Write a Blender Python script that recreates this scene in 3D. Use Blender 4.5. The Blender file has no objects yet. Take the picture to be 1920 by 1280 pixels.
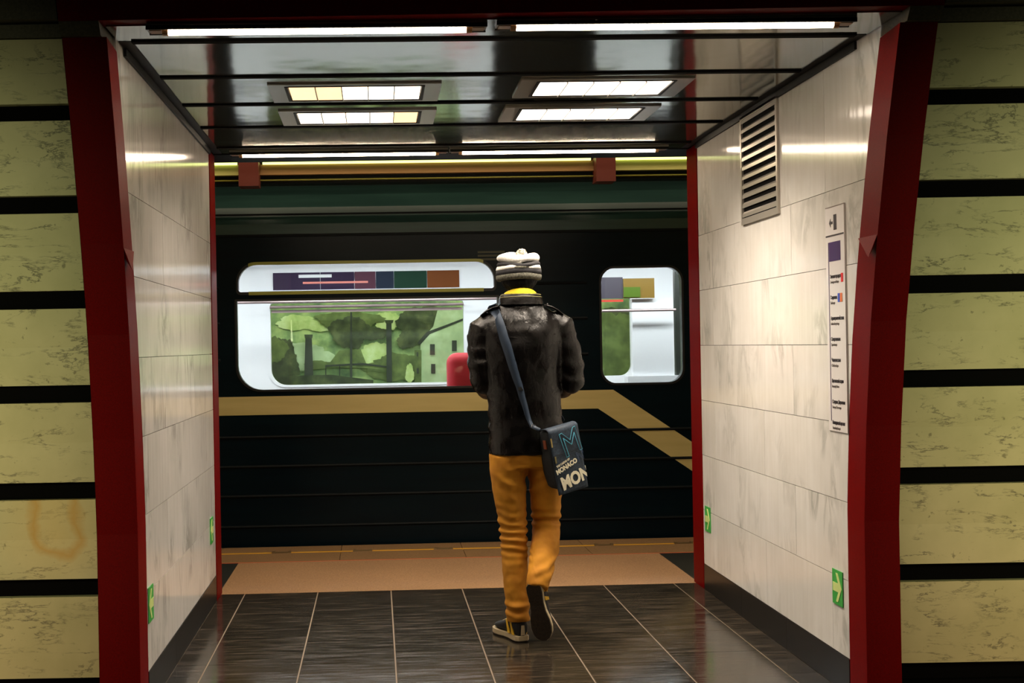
import bpy, bmesh, math, random
import numpy as np
from mathutils import Vector, Matrix, noise
random.seed(7)
R = math.radians
SC = bpy.context.scene
COL = SC.collection

# ---------------------------------------------------------------- camera
F = 2400.0; YAW = R(2.0); ROLL = R(1.03); H = 1.37
AX, AY = 788.80, 648.49
cd = bpy.data.cameras.new('camera'); cam = bpy.data.objects.new('camera', cd); COL.objects.link(cam)
cd.sensor_fit = 'HORIZONTAL'; cd.sensor_width = 36; cd.lens = 36 * F / 1920
cd.shift_x = (960 - AX) / 1920; cd.shift_y = (AY - 640) / 1920
cd.clip_start = .05
cam.matrix_world = Matrix.Translation((0, 0, H)) @ Matrix.Rotation(-YAW, 4, 'Z') @ Matrix.Rotation(R(90), 4, 'X') @ Matrix.Rotation(-ROLL, 4, 'Z')
SC.camera = cam

# ---------------------------------------------------------------- world, lights, exposure
SC.view_settings.view_transform = 'Standard'; SC.view_settings.look = 'None'
SC.view_settings.gamma = 1; SC.view_settings.use_curve_mapping = False
SC.view_settings.exposure = 0.0
w = bpy.data.worlds.new('world'); SC.world = w; w.use_nodes = True
w.node_tree.nodes['Background'].inputs[0].default_value = (.55, .6, .5, 1)
w.node_tree.nodes['Background'].inputs[1].default_value = .01

def area(name, loc, target, sx, sy, power, color, spread=180):
    l = bpy.data.lights.new(name, 'AREA'); l.shape = 'RECTANGLE'; l.size = sx; l.size_y = sy
    l.energy = power; l.color = color; l.spread = R(spread)
    o = bpy.data.objects.new(name, l); COL.objects.link(o); o.location = loc
    o.rotation_euler = (Vector(target) - Vector(loc)).to_track_quat('-Z', 'Y').to_euler()
    return o
# unseen fill lights added in the hall, aimed outwards at the marble facade
area('hall_facade_fill', (-1.5, 2.3, 1.65), (-2.15, 4.6, 1.15), 1.0, .4, 7.5, (.98, 1, .60), 82)
area('hall_facade_fill', (2.4, 2.3, 1.65), (3.05, 4.6, 1.15), 1.0, .4, 7.5, (.98, 1, .60), 82)
area('hall_low_fill', (-1.5, 2.4, .35), (-2.15, 4.7, .25), 1.0, .2, 3.6, (1, .60, .36), 82)  # added low fill that warms the bottom marble rows
area('hall_low_fill', (2.4, 2.4, .35), (3.05, 4.7, .25), 1.0, .2, 3.6, (1, .60, .36), 82)
# platform lamps over the platform edge on the far side
area('platform_lamp_row', (.4, 7.95, 3.3), (.4, 8.0, 0), 6.0, .25, 42, (1, .78, .55))
# unseen light added above the mural to brighten it behind the train
area('mural_fill', (.4, 11.75, 3.0), (.4, 12.3, 1.2), 5.0, .15, 125, (1, 1, .9))

TUBE = 42.0      # strength of the passage strip lights
TROFF = 7.0      # glow of the recessed square fixtures; their louvres throw the light downwards (area lamps in the builder)
TRAINLAMP = 27.0
LIME = 2.2

# ---------------------------------------------------------------- projection helper (photo point on a plane at depth Y)
def ray(px, py):
    c, s = math.cos(ROLL), math.sin(ROLL)
    a, b = px - AX, py - AY
    u = a * c - b * s; v = a * s + b * c
    r, d, zz = u / F, 1.0, -v / F
    return Vector((r * math.cos(YAW) + d * math.sin(YAW), d * math.cos(YAW) - r * math.sin(YAW), zz))
def onY(px, py, Y):
    d = ray(px, py); t = Y / d.y
    return (d.x * t, d.z * t + H)

# ---------------------------------------------------------------- materials
def mat(name, color=(.5, .5, .5), rough=.5, metal=0, emit=None, strength=0, coat=0, spec=.5, build=None):
    m = bpy.data.materials.new(name); m.use_nodes = True
    nt = m.node_tree; b = nt.nodes['Principled BSDF']
    b.inputs['Base Color'].default_value = (*color, 1); b.inputs['Roughness'].default_value = rough
    b.inputs['Metallic'].default_value = metal; b.inputs['Coat Weight'].default_value = coat
    b.inputs['Coat Roughness'].default_value = .06
    b.inputs['Specular IOR Level'].default_value = spec
    if emit:
        b.inputs['Emission Color'].default_value = (*emit, 1); b.inputs['Emission Strength'].default_value = strength
    if build: build(nt, b)
    return m
def N(nt, typ, **k):
    n = nt.nodes.new(typ)
    for a, v in k.items():
        if a.startswith('i_'):
            n.inputs[a[2:].replace('_', ' ')].default_value = v
        else: setattr(n, a, v)
    return n
def ramp(nt, src, stops):
    r = nt.nodes.new('ShaderNodeValToRGB'); nt.links.new(src, r.inputs[0])
    e = r.color_ramp.elements
    while len(e) < len(stops): e.new(.5)
    for i, (p, c) in enumerate(stops):
        e[i].position = p; e[i].color = (*c, 1) if len(c) == 3 else c
    return r
def mix(nt, fac, a, b, blend='MIX'):
    m = nt.nodes.new('ShaderNodeMix'); m.data_type = 'RGBA'; m.blend_type = blend
    if isinstance(fac, (int, float)): m.inputs[0].default_value = fac
    else: nt.links.new(fac, m.inputs[0])
    for i, x in ((6, a), (7, b)):
        if isinstance(x, tuple): m.inputs[i].default_value = (*x, 1)
        else: nt.links.new(x, m.inputs[i])
    return m.outputs[2]
def coords(nt, scale=(1, 1, 1), rot=(0, 0, 0), kind='Object', rnd=True):
    tc = nt.nodes.new('ShaderNodeTexCoord'); mp = nt.nodes.new('ShaderNodeMapping')
    mp.inputs['Scale'].default_value = scale; mp.inputs['Rotation'].default_value = rot
    nt.links.new(tc.outputs[kind], mp.inputs[0])
    if rnd:
        oi = nt.nodes.new('ShaderNodeObjectInfo'); ml = nt.nodes.new('ShaderNodeMath'); ml.operation = 'MULTIPLY'
        ml.inputs[1].default_value = 37; nt.links.new(oi.outputs['Random'], ml.inputs[0])
        nt.links.new(ml.outputs[0], mp.inputs['Location'])
    return mp.outputs[0]
def noise_n(nt, vec, scale, detail=4, rough=.55, dist=0):
    n = N(nt, 'ShaderNodeTexNoise'); n.inputs['Scale'].default_value = scale
    n.inputs['Detail'].default_value = detail; n.inputs['Roughness'].default_value = rough
    n.inputs['Distortion'].default_value = dist
    nt.links.new(vec, n.inputs['Vector']); return n.outputs['Fac']
def bump(nt, b, h, strength=.2, dist=.01):
    bp = nt.nodes.new('ShaderNodeBump'); bp.inputs['Strength'].default_value = strength
    bp.inputs['Distance'].default_value = dist
    nt.links.new(h, bp.inputs['Height']); nt.links.new(bp.outputs[0], b.inputs['Normal'])

def b_hall_marble(stain=False):
    def f(nt, b):
        v = coords(nt, (1, 1, 1)); vs = coords(nt, (.9, 1, 3.6), (0, R(24), 0))
        base = noise_n(nt, v, 3.5, 6)
        c = ramp(nt, base, [(.3, (.50, .47, .235)), (.7, (.66, .60, .33))]).outputs[0]
        n1 = noise_n(nt, vs, 3.4, 9, .68, .35)
        vein = ramp(nt, n1, [(.482, (0, 0, 0)), (.5, (1, 1, 1)), (.506, (1, 1, 1)), (.522, (0, 0, 0))]).outputs[0]
        br = ramp(nt, noise_n(nt, v, 9, 4), [(.43, (0, 0, 0)), (.60, (.95, .95, .95))]).outputs[0]
        vf = mix(nt, 1.0, vein, br, 'MULTIPLY')
        c = mix(nt, vf, c, (.17, .16, .09))
        sp = ramp(nt, noise_n(nt, v, 38, 3), [(.67, (0, 0, 0)), (.74, (.8, .8, .8))]).outputs[0]
        c = mix(nt, sp, c, (.22, .20, .10))
        if stain:   # rusty u-shaped ring: distance from a curve in the slab's own coordinates
            tc = nt.nodes.new('ShaderNodeTexCoord'); wob = noise_n(nt, tc.outputs['Object'], 9, 3)
            sx = nt.nodes.new('ShaderNodeSeparateXYZ'); nt.links.new(tc.outputs['Object'], sx.inputs[0])
            def M(op, a, bb=None):
                m = nt.nodes.new('ShaderNodeMath'); m.operation = op
                for i, q in enumerate((a, bb)):
                    if q is None: continue
                    if isinstance(q, (int, float)): m.inputs[i].default_value = q
                    else: nt.links.new(q, m.inputs[i])
                return m.outputs[0]
            cx, cz = onY(96, 1012, 4.66)
            dx = M('DIVIDE', M('SUBTRACT', sx.outputs[0], cx), .088)
            zz = M('MINIMUM', M('SUBTRACT', sx.outputs[2], cz), .02)
            dz = M('DIVIDE', zz, .075)
            r = M('SQRT', M('ADD', M('MULTIPLY', dx, dx), M('MULTIPLY', dz, dz)))
            r = M('ADD', r, M('MULTIPLY', M('SUBTRACT', wob, .5), .9))
            ring = ramp(nt, r, [(.62, (0, 0, 0)), (.88, (1, 1, 1)), (1.0, (.9, .9, .9)), (1.0, (0, 0, 0))])
            ring.color_ramp.elements[3].position = .999
            a = M('SUBTRACT', 1.0, M('MINIMUM', M('MULTIPLY', M('ABSOLUTE', M('SUBTRACT', r, .92)), 3.0), 1.0))
            nt.nodes.remove(ring)
            c = mix(nt, M('MULTIPLY', a, 1.0), c, (.50, .26, .02))
            yel = M('SUBTRACT', 1.0, M('MINIMUM', M('MULTIPLY', r, .4), 1.0))
            c = mix(nt, M('MULTIPLY', yel, .6), c, (.78, .60, .24))
        nt.links.new(c, b.inputs['Base Color'])
        bump(nt, b, n1, .08, .01)
    return f
M_hall = mat('hall_marble', rough=.42, build=b_hall_marble())
M_hall_st = mat('stained_hall_marble', rough=.42, build=b_hall_marble(True))

def b_wall_marble(nt, b):
    v = coords(nt, (1, 1, 1)); vs = coords(nt, (1, 1.5, .6), (R(20), 0, 0))
    c = ramp(nt, noise_n(nt, v, 2.2, 5), [(.3, (.74, .72, .67)), (.7, (.88, .86, .82))]).outputs[0]
    n1 = noise_n(nt, vs, 4.2, 8, .6, .8)
    vein = ramp(nt, n1, [(.44, (0, 0, 0)), (.52, (1, 1, 1)), (.60, (0, 0, 0))]).outputs[0]
    mask = ramp(nt, noise_n(nt, v, 2.6, 2), [(.50, (0, 0, 0)), (.72, (.8, .8, .8))]).outputs[0]
    c = mix(nt, mix(nt, 1.0, vein, mask, 'MULTIPLY'), c, (.40, .40, .36))
    fine = ramp(nt, noise_n(nt, coords(nt, (6, 6, .5)), 5, 5), [(.35, (.86, .84, .80)), (.65, (1, 1, 1))]).outputs[0]
    c = mix(nt, .35, c, fine, 'MULTIPLY')
    nt.links.new(c, b.inputs['Base Color'])
    bump(nt, b, noise_n(nt, coords(nt, (7, 7, .35)), 3, 3), .16, .006)
M_wall = mat('white_polished_marble', rough=.115, spec=.6, build=b_wall_marble)

def b_red(nt, b):
    v = coords(nt, rnd=False)
    c = ramp(nt, noise_n(nt, v, 260, 2), [(.3, (.125, .0003, .0004)), (.7, (.19, .0005, .0007))]).outputs[0]
    nt.links.new(c, b.inputs['Base Color'])
    bump(nt, b, noise_n(nt, v, 240, 2), .15, .002)
M_red = mat('red_enamel', rough=.5, spec=.06, build=b_red)
M_redbrown = mat('red_brown_paint', (.13, .022, .012), .5)

def b_tile(nt, b):
    v = coords(nt, (1.0, 9, 1))
    n = noise_n(nt, v, 5, 6, .7)
    c = ramp(nt, n, [(.32, (.012, .010, .008)), (.52, (.030, .024, .017)), (.72, (.11, .078, .050))]).outputs[0]
    nt.links.new(c, b.inputs['Base Color'])
    rr = ramp(nt, n, [(.3, (.07, .07, .07)), (.75, (.24, .24, .24))]).outputs[0]
    nt.links.new(rr, b.inputs['Roughness'])
    bump(nt, b, noise_n(nt, coords(nt, (1, 5, 1)), 30, 3), .05, .002)
M_tile = mat('dark_polished_stone', rough=.18, spec=.6, build=b_tile)
M_grout = mat('tan_grout', (.26, .20, .14), .8)
M_skirt = mat('dark_skirting_stone', (.014, .012, .010), .3)
M_black = mat('black_recess', (.0012, .0012, .0012), .9, spec=.1)

def b_gran(lo, hi):
    def f(nt, b):
        v = coords(nt)
        c = ramp(nt, noise_n(nt, v, 110, 3, .7), [(.35, lo), (.65, hi)]).outputs[0]
        c = mix(nt, .5, c, ramp(nt, noise_n(nt, v, 2.5, 3), [(.3, (.75, .75, .75)), (.7, (1, 1, 1))]).outputs[0], 'MULTIPLY')
        nt.links.new(c, b.inputs['Base Color'])
    return f
M_tan = mat('tan_granite', rough=.55, build=b_gran((.25, .135, .062), (.46, .27, .135)))
M_tan2 = mat('brown_granite', rough=.5, build=b_gran((.20, .11, .045), (.34, .20, .09)))
M_darkgran = mat('dark_granite', rough=.35, build=b_gran((.014, .016, .015), (.035, .036, .032)))
M_joint = mat('orange_joint', (.55, .12, .04), .6)
M_yellow = mat('yellow_paint', (.80, .42, .03), .45)
M_brass = mat('worn_metal', (.28, .20, .10), .4, .7)

def b_ceil(nt, b):
    v = coords(nt, (1, 1, 1))
    bump(nt, b, noise_n(nt, v, 2.6, 2), .25, .012)
M_ceil = mat('glossy_grey_ceiling_metal', (.31, .30, .25), .10, .9, build=b_ceil)
M_trimdark = mat('dark_metal_trim', (.007, .007, .006), .5, spec=.15)
M_housing = mat('lamp_housing_grey', (.24, .22, .18), .3, .5)
M_socket = mat('lamp_socket', (.30, .16, .08), .4)
M_tube = mat('warm_tube', (1, .9, .8), .4, emit=(1, .80, .58), strength=TUBE)
def b_diff(nt, b):
    pass
M_diff = mat('warm_diffuser', (1, .95, .9), .4, emit=(1, .84, .68), strength=TROFF)
M_diffL = mat('warm_diffuser_left', (1, .95, .9), .4, emit=(1, .80, .60), strength=TROFF * .62)
M_diffd = mat('aged_diffuser', (1, .85, .65), .4, emit=(1, .62, .32), strength=1.6)
M_limetube = mat('lime_tube', (1, 1, .5), .4, emit=(.85, 1, .30), strength=LIME)
M_paleyel = mat('lit_yellow_panel', (.62, .60, .20), .5)  # same cornice as the tan middle; nearer light is put into this colour
M_orange = mat('tan_cornice', (.42, .24, .09), .5)
M_olive = mat('olive_stone', rough=.55, build=b_gran((.055, .050, .030), (.10, .09, .055)))

def b_train(lo, hi, r=.28):
    def f(nt, b):
        v = coords(nt, (.5, 1, 6), rnd=False)
        c = ramp(nt, noise_n(nt, v, 3, 3), [(.3, lo), (.7, hi)]).outputs[0]
        nt.links.new(c, b.inputs['Base Color'])
    return f
M_train = mat('navy_train_paint', rough=.33, spec=.12, build=b_train((.0006, .004, .007), (.0012, .007, .011)))
M_roof = mat('teal_lit_roof', rough=.4, build=b_train((.014, .042, .036), (.026, .070, .058)))  # light falling from above is put into the teal roof colour
M_rib = mat('rib_paint', (.003, .005, .006), .5, spec=.12)
M_stripe = mat('cream_stripe_paint', rough=.4, build=b_train((.50, .41, .16), (.58, .48, .20)))
M_white = mat('white_interior', (.86, .87, .90), .45)
M_lampw = mat('train_lamp', (1, 1, 1), .4, emit=(.92, .96, 1), strength=TRAINLAMP)
M_oliveframe = mat('olive_window_trim', (.33, .33, .05), .35)
M_rubber = mat('black_rubber', (.004, .004, .004), .5)
M_rail = mat('interior_rail', (.30, .22, .22), .35, .4)
def b_glass(nt, b):
    out = nt.nodes['Material Output']
    tr = nt.nodes.new('ShaderNodeBsdfTransparent'); tr.inputs[0].default_value = (.93, .96, .94, 1)
    gl = nt.nodes.new('ShaderNodeBsdfGlossy'); gl.inputs['Roughness'].default_value = .02
    fr = nt.nodes.new('ShaderNodeFresnel'); fr.inputs[0].default_value = 1.35
    mx = nt.nodes.new('ShaderNodeMixShader')
    nt.links.new(fr.outputs[0], mx.inputs[0]); nt.links.new(tr.outputs[0], mx.inputs[1]); nt.links.new(gl.outputs[0], mx.inputs[2])
    nt.links.new(mx.outputs[0], out.inputs[0])
M_glass = mat('window_glass', build=b_glass)

# ---------------------------------------------------------------- mesh builder
class MB:
    def __init__(s): s.v = []; s.f = []; s.mi = []; s.cur = 0
    def poly(s, vs, fs):
        o = len(s.v); s.v += [tuple(q) for q in vs]
        for f in fs: s.f.append(tuple(i + o for i in f)); s.mi.append(s.cur)
        return s
    def box(s, x0, x1, y0, y1, z0, z1):
        return s.poly([(x0, y0, z0), (x1, y0, z0), (x1, y1, z0), (x0, y1, z0), (x0, y0, z1), (x1, y0, z1), (x1, y1, z1), (x0, y1, z1)],
                      [(0, 3, 2, 1), (4, 5, 6, 7), (0, 1, 5, 4), (1, 2, 6, 5), (2, 3, 7, 6), (3, 0, 4, 7)])
    def hexa(s, a, b):   # two quads (loops of 4), a = one cap, b = the other
        return s.poly(list(a) + list(b), [(0, 3, 2, 1), (4, 5, 6, 7), (0, 1, 5, 4), (1, 2, 6, 5), (2, 3, 7, 6), (3, 0, 4, 7)])
    def prism(s, pts, a, b, axis='y'):   # 2D outline (x,z) extruded along y from a to b
        n = len(pts)
        mk = (lambda p, t: (p[0], t, p[1])) if axis == 'y' else ((lambda p, t: (t, p[0], p[1])) if axis == 'x' else (lambda p, t: (p[0], p[1], t)))
        vs = [mk(p, a) for p in pts] + [mk(p, b) for p in pts]
        fs = [tuple(range(n)), tuple(range(2 * n - 1, n - 1, -1))] + [(i, i + n, (i + 1) % n + n, (i + 1) % n) for i in range(n)]
        return s.poly(vs, fs)
    def loft(s, rings, cap=True):
        n = len(rings[0]); vs = [p for r in rings for p in r]; fs = []
        for k in range(len(rings) - 1):
            for i in range(n):
                j = (i + 1) % n
                fs.append((k * n + i, k * n + j, (k + 1) * n + j, (k + 1) * n + i))
        if cap:
            fs.append(tuple(range(n - 1, -1, -1))); fs.append(tuple((len(rings) - 1) * n + i for i in range(n)))
        return s.poly(vs, fs)
    def tube(s, pts, rads, n=14, cap=True, flat=None):
        """tube through pts; rads = r or (rx, ry) pairs; round ends"""
        pts = [Vector(p) for p in pts]; rings = []
        up = Vector((0, 0, 1))
        prev = None
        for i, p in enumerate(pts):
            t = ((pts[min(i + 1, len(pts) - 1)] - p).normalized() + (p - pts[max(i - 1, 0)]).normalized()).normalized()
            if prev is None:
                a = Vector((1, 0, 0)) if abs(t.x) < .9 else Vector((0, 1, 0))
                if flat: a = Vector(flat)
            else: a = prev
            a = (a - t * a.dot(t)).normalized(); prev = a
            c = t.cross(a)
            rr = rads[i] if isinstance(rads, (list, tuple)) else rads
            if not isinstance(rr, (list, tuple)): rr = (rr, rr)
            rings.append([p + a * rr[0] * math.cos(2 * math.pi * k / n) + c * rr[1] * math.sin(2 * math.pi * k / n) for k in range(n)])
        return s.loft(rings, cap)
    def ball(s, c, r, n=14, m=10):
        if not isinstance(r, (list, tuple)): r = (r, r, r)
        rings = []
        for k in range(m + 1):
            th = math.pi * (k + .02) / (m + .04)
            rings.append([(c[0] + r[0] * math.sin(th) * math.cos(2 * math.pi * i / n), c[1] + r[1] * math.sin(th) * math.sin(2 * math.pi * i / n), c[2] - r[2] * math.cos(th)) for i in range(n)])
        return s.loft(rings)
    def mesh(s, name):
        me = bpy.data.meshes.new(name); me.from_pydata(s.v, [], s.f)
        me.polygons.foreach_set('material_index', s.mi); me.update()
        bm = bmesh.new(); bm.from_mesh(me); bmesh.ops.recalc_face_normals(bm, faces=bm.faces); bm.to_mesh(me); bm.free()
        return me
    def build(s, name, m, parent=None, smooth=False, bevel=0):
        me = s.mesh(name)
        if bevel:
            bm = bmesh.new(); bm.from_mesh(me)
            bmesh.ops.bevel(bm, geom=bm.edges[:], offset=bevel, segments=2, affect='EDGES', profile=.5); bm.to_mesh(me); bm.free()
        return link(name, me, m, parent, smooth)
def link(name, me, m, parent=None, smooth=False):
    for q in (m if isinstance(m, (list, tuple)) else [m]): me.materials.append(q)
    if smooth: me.polygons.foreach_set('use_smooth', [True] * len(me.polygons))
    o = bpy.data.objects.new(name, me); COL.objects.link(o)
    if parent: o.parent = parent
    return o
def tag(o, label=None, cat=None, group=None, kind=None):
    if label: o['label'] = label
    if cat: o['category'] = cat
    if group: o['group'] = group
    if kind: o['kind'] = kind
    return o
def empty(name, loc=(0, 0, 0), rot=(0, 0, 0)):
    o = bpy.data.objects.new(name, None); COL.objects.link(o); o.location = loc; o.rotation_euler = rot
    o.empty_display_size = .1
    return o
def struct(name, label=None):
    o = empty(name); o['kind'] = 'structure'
    if label: o['label'] = label
    return o
def curve_mesh(name, splines, depth, holes=True):
    """flat 2D outlines (closed lists of (x,y)), with holes, extruded +-depth -> mesh in local xy"""
    cu = bpy.data.curves.new(name, 'CURVE'); cu.dimensions = '2D'; cu.fill_mode = 'BOTH'; cu.extrude = depth
    for pts in splines:
        sp = cu.splines.new('POLY'); sp.points.add(len(pts) - 1)
        for i, p in enumerate(pts): sp.points[i].co = (p[0], p[1], 0, 1)
        sp.use_cyclic_u = True
    o = bpy.data.objects.new('temp_curve', cu); COL.objects.link(o)
    dg = bpy.context.evaluated_depsgraph_get(); me = bpy.data.meshes.new_from_object(o.evaluated_get(dg))
    bpy.data.objects.remove(o); bpy.data.curves.remove(cu); me.name = name
    return me
def rrect(x0, x1, z0, z1, r, n=7):
    rr = r if isinstance(r, (list, tuple)) else (r, r, r, r)   # bl br tr tl
    pts = []
    for (cx, cz, a0, q) in ((x0, z0, 180, rr[0]), (x1, z0, 270, rr[1]), (x1, z1, 0, rr[2]), (x0, z1, 90, rr[3])):
        sx = 1 if cx == x0 else -1; sz = 1 if cz == z0 else -1
        if q <= 0: pts.append((cx, cz)); continue
        for i in range(n + 1):
            a = R(a0 + 90 * i / n); pts.append((cx + sx * q + q * math.cos(a), cz + sz * q + q * math.sin(a)))
    return pts
def text_mesh(body, size, ext=.0008, offset=0, outline=0, align='CENTER', shear=0, sx=1):
    cu = bpy.data.curves.new('text', 'FONT'); cu.body = body; cu.size = size; cu.align_x = align; cu.align_y = 'CENTER'
    cu.extrude = ext; cu.offset = offset; cu.shear = shear; cu.resolution_u = 3
    if outline: cu.fill_mode = 'NONE'; cu.extrude = 0; cu.bevel_depth = outline; cu.bevel_resolution = 1
    o = bpy.data.objects.new('temp_text', cu); COL.objects.link(o)
    dg = bpy.context.evaluated_depsgraph_get(); me = bpy.data.meshes.new_from_object(o.evaluated_get(dg))
    bpy.data.objects.remove(o); bpy.data.curves.remove(cu)
    if sx != 1: me.transform(Matrix.Diagonal((sx, 1, 1, 1)))
    return me
def remesh(me, voxel, smooth_it=6, fac=.5):
    o = bpy.data.objects.new('temp_remesh', me); COL.objects.link(o)
    m = o.modifiers.new('r', 'REMESH'); m.mode = 'VOXEL'; m.voxel_size = voxel; m.adaptivity = 0
    if smooth_it:
        s = o.modifiers.new('s', 'SMOOTH'); s.iterations = smooth_it; s.factor = fac
    dg = bpy.context.evaluated_depsgraph_get(); out = bpy.data.meshes.new_from_object(o.evaluated_get(dg))
    bpy.data.objects.remove(o)
    return out
def displace(me, fn):
    n = len(me.vertices); co = np.empty(n * 3, np.float32); me.vertices.foreach_get('co', co); co = co.reshape(-1, 3)
    no = np.empty(n * 3, np.float32); me.vertices.foreach_get('normal', no); no = no.reshape(-1, 3)
    d = np.array([fn(Vector(p.tolist()), Vector(q.tolist())) for p, q in zip(co, no)], np.float32)
    co += no * d[:, None]; me.vertices.foreach_set('co', co.ravel()); me.update()
ss = lambda a, b, x: max(0, min(1, (x - a) / (b - a))) ** 2 * (3 - 2 * max(0, min(1, (x - a) / (b - a))))

# ================================================================ SETTING
XL, XR, ZC = -.894, 1.793, 2.463       # passage walls and ceiling
YF = 7.02                              # passage walls end, far portal begins
PZ = [-.1, .7, 1.05, 1.43, 1.75, 2.07, 2.4, 2.8]
PY = [0, 0, -.035, -.095, -.175, -.27, -.385, -.56]
def front(z, x):                       # curved hall facade
    return 4.675 + float(np.interp(z, PZ, PY)) - .036 * (x - .43)
def edge(z, x): return front(z, x) + .22

# ---- floor
fl = struct('floor', 'dark polished stone floor tiles with thin tan grout lines')
MB().box(XL - .3, XR + .3, 2.5, 7.2, -.06, -.004).build('grout_bed', M_grout, fl)
gx = [XL, -.758, -.35, .06, .46, .862, 1.262, 1.662, XR]
gy = [4.0, 4.4, 4.8, 5.2, 5.595, 6.006, 6.42, 6.84, 7.2]
tiles = {}
for i in range(len(gx) - 1):
    for j in range(len(gy) - 1):
        wx, wy = gx[i + 1] - gx[i], gy[j + 1] - gy[j]
        g = .0032
        mb = MB().box(-wx / 2 + g, wx / 2 - g, -wy / 2 + g * .35, wy / 2 - g * .35, -.03, random.uniform(-.0006, 0))
        o = mb.build('tile', M_tile, fl)
        o.location = ((gx[i] + gx[i + 1]) / 2, (gy[j] + gy[j + 1]) / 2, 0)
MB().box(-6, 7, -1.5, 4.0, -.06, 0).build('hall_floor_slab', M_tile, fl)
MB().box(-6, XL - .02, 4.0, 5.2, -.06, -.001).box(XR + .02, 7, 4.0, 5.2, -.06, -.001).build('hall_floor_edge', M_tile, fl)

# ---- platform
pf = struct('floor_platform', 'narrow granite platform strip along the train')
MB().box(-.906, 1.808, 7.2, 8.24, -.06, 0).build('granite_strip', M_tan, pf)
for (a, b) in ((-6, -.906), (1.808, 7)):
    MB().box(a, b, 7.2, 8.24, -.06, -.0005).build('dark_border_slab', M_darkgran, pf)
MB().box(-6, 7, 8.24, 8.255, -.06, .001).build('joint', M_joint, pf)
k = 0
for x in np.arange(-6, 7, .82):
    MB().box(x + .002, x + .818, 8.255, 8.60, -.3, 0).build('edge_slab', M_tan2, pf)
    MB().box(x + .002, x + .818, 8.632, 8.88, -.3, 0).build('edge_slab', M_tan2, pf)
x = onY(415, 1037, 8.62)[0] - 3 * .47
first = onY(528, 1036, 8.62)[0]
fit = [first + i * (onY(680, 1033, 8.62)[0] - first) for i in range(-8, 12)]
for i in range(len(fit) - 1):
    MB().box(fit[i] + .065, fit[i + 1] - .065, 8.602, 8.630, -.02, .002).build('yellow_line', M_yellow, pf)
    q = MB(); q.box(fit[i] - .045, fit[i] + .045, 8.606, 8.626, -.02, .006)
    q.box(fit[i] - .062, fit[i] - .045, 8.597, 8.635, -.02, .012).box(fit[i] + .045, fit[i] + .062, 8.597, 8.635, -.02, .012)
    q.build('metal_fitting', M_brass, pf)
tb = tag(MB().box(-8, 9, 8.88, 12.3, -1.3, -1.1).box(-8, 9, 8.80, 8.878, -1.1, -.301).build('track_bed', M_black), 'dark track trench under the train', kind='structure')

# ---- passage walls: marble tiles on a backing
def side_wall(name, X, sgn, label):
    st = struct(name, label)
    zt = [.14] + [.44 + .302 * i for i in range(7)]; zt[-1] = ZC + .01
    # backing wall solid
    mb = MB()
    zz = [-.05, .7, 1.05, 1.43, 1.75, 2.07, 2.4, 2.6]
    x0, x1 = X + sgn * .012, X + sgn * .14
    rings = [[(x0, edge(z, X), z), (x1, edge(z, X), z), (x1, 7.25, z), (x0, 7.25, z)] for z in zz]
    mb.loft(rings); mb.build('backing', M_trimdark, st)
    g = .0012
    for r in range(len(zt) - 1):
        a, b = zt[r] + g, zt[r + 1] - g
        ys = [YF]; L = .86; y = YF - (.28 if r % 2 == 0 else .71)
        while y > 4.72: ys.append(y); y -= L
        ys.append(None)
        for i in range(len(ys) - 1):
            yb = ys[i] - g
            ya0 = (edge(a, X) if ys[i + 1] is None else ys[i + 1] + g); ya1 = (edge(b, X) if ys[i + 1] is None else ys[i + 1] + g)
            if ys[i + 1] is not None and ys[i+1] < edge(a, X): ya0 = edge(a, X)
            if yb - max(ya0, ya1) < .02: continue
            p = X + random.uniform(-.0004, .0004); q = X + sgn * .0118
            MB().hexa([(p, ya0, a), (p, yb, a), (p, yb, b), (p, ya1, b)], [(q, ya0, a), (q, yb, a), (q, yb, b), (q, ya1, b)]).build('marble_tile', M_wall, st)
    return st
wl = side_wall('wall_left', XL, -1, 'white polished marble wall on the left of the passage')
wr = side_wall('wall_right', XR, 1, 'white polished marble wall on the right of the passage')
for nm, X, s in (('baseboard_left', XL, -1), ('baseboard_right', XR, 1)):
    mb = MB(); xa, xb = X + s * .0119, X - s * .002
    bs = tag(empty(nm), 'dark stone skirting', kind='structure')
    ys = [edge(.07, X) + .001, 5.6, 6.3, YF]
    for i in range(3):
        MB().box(min(xa, xb), max(xa, xb), ys[i] + .001, ys[i + 1] - .001, 0.0005, .139).build('skirting_stone', M_skirt, bs)

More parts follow.
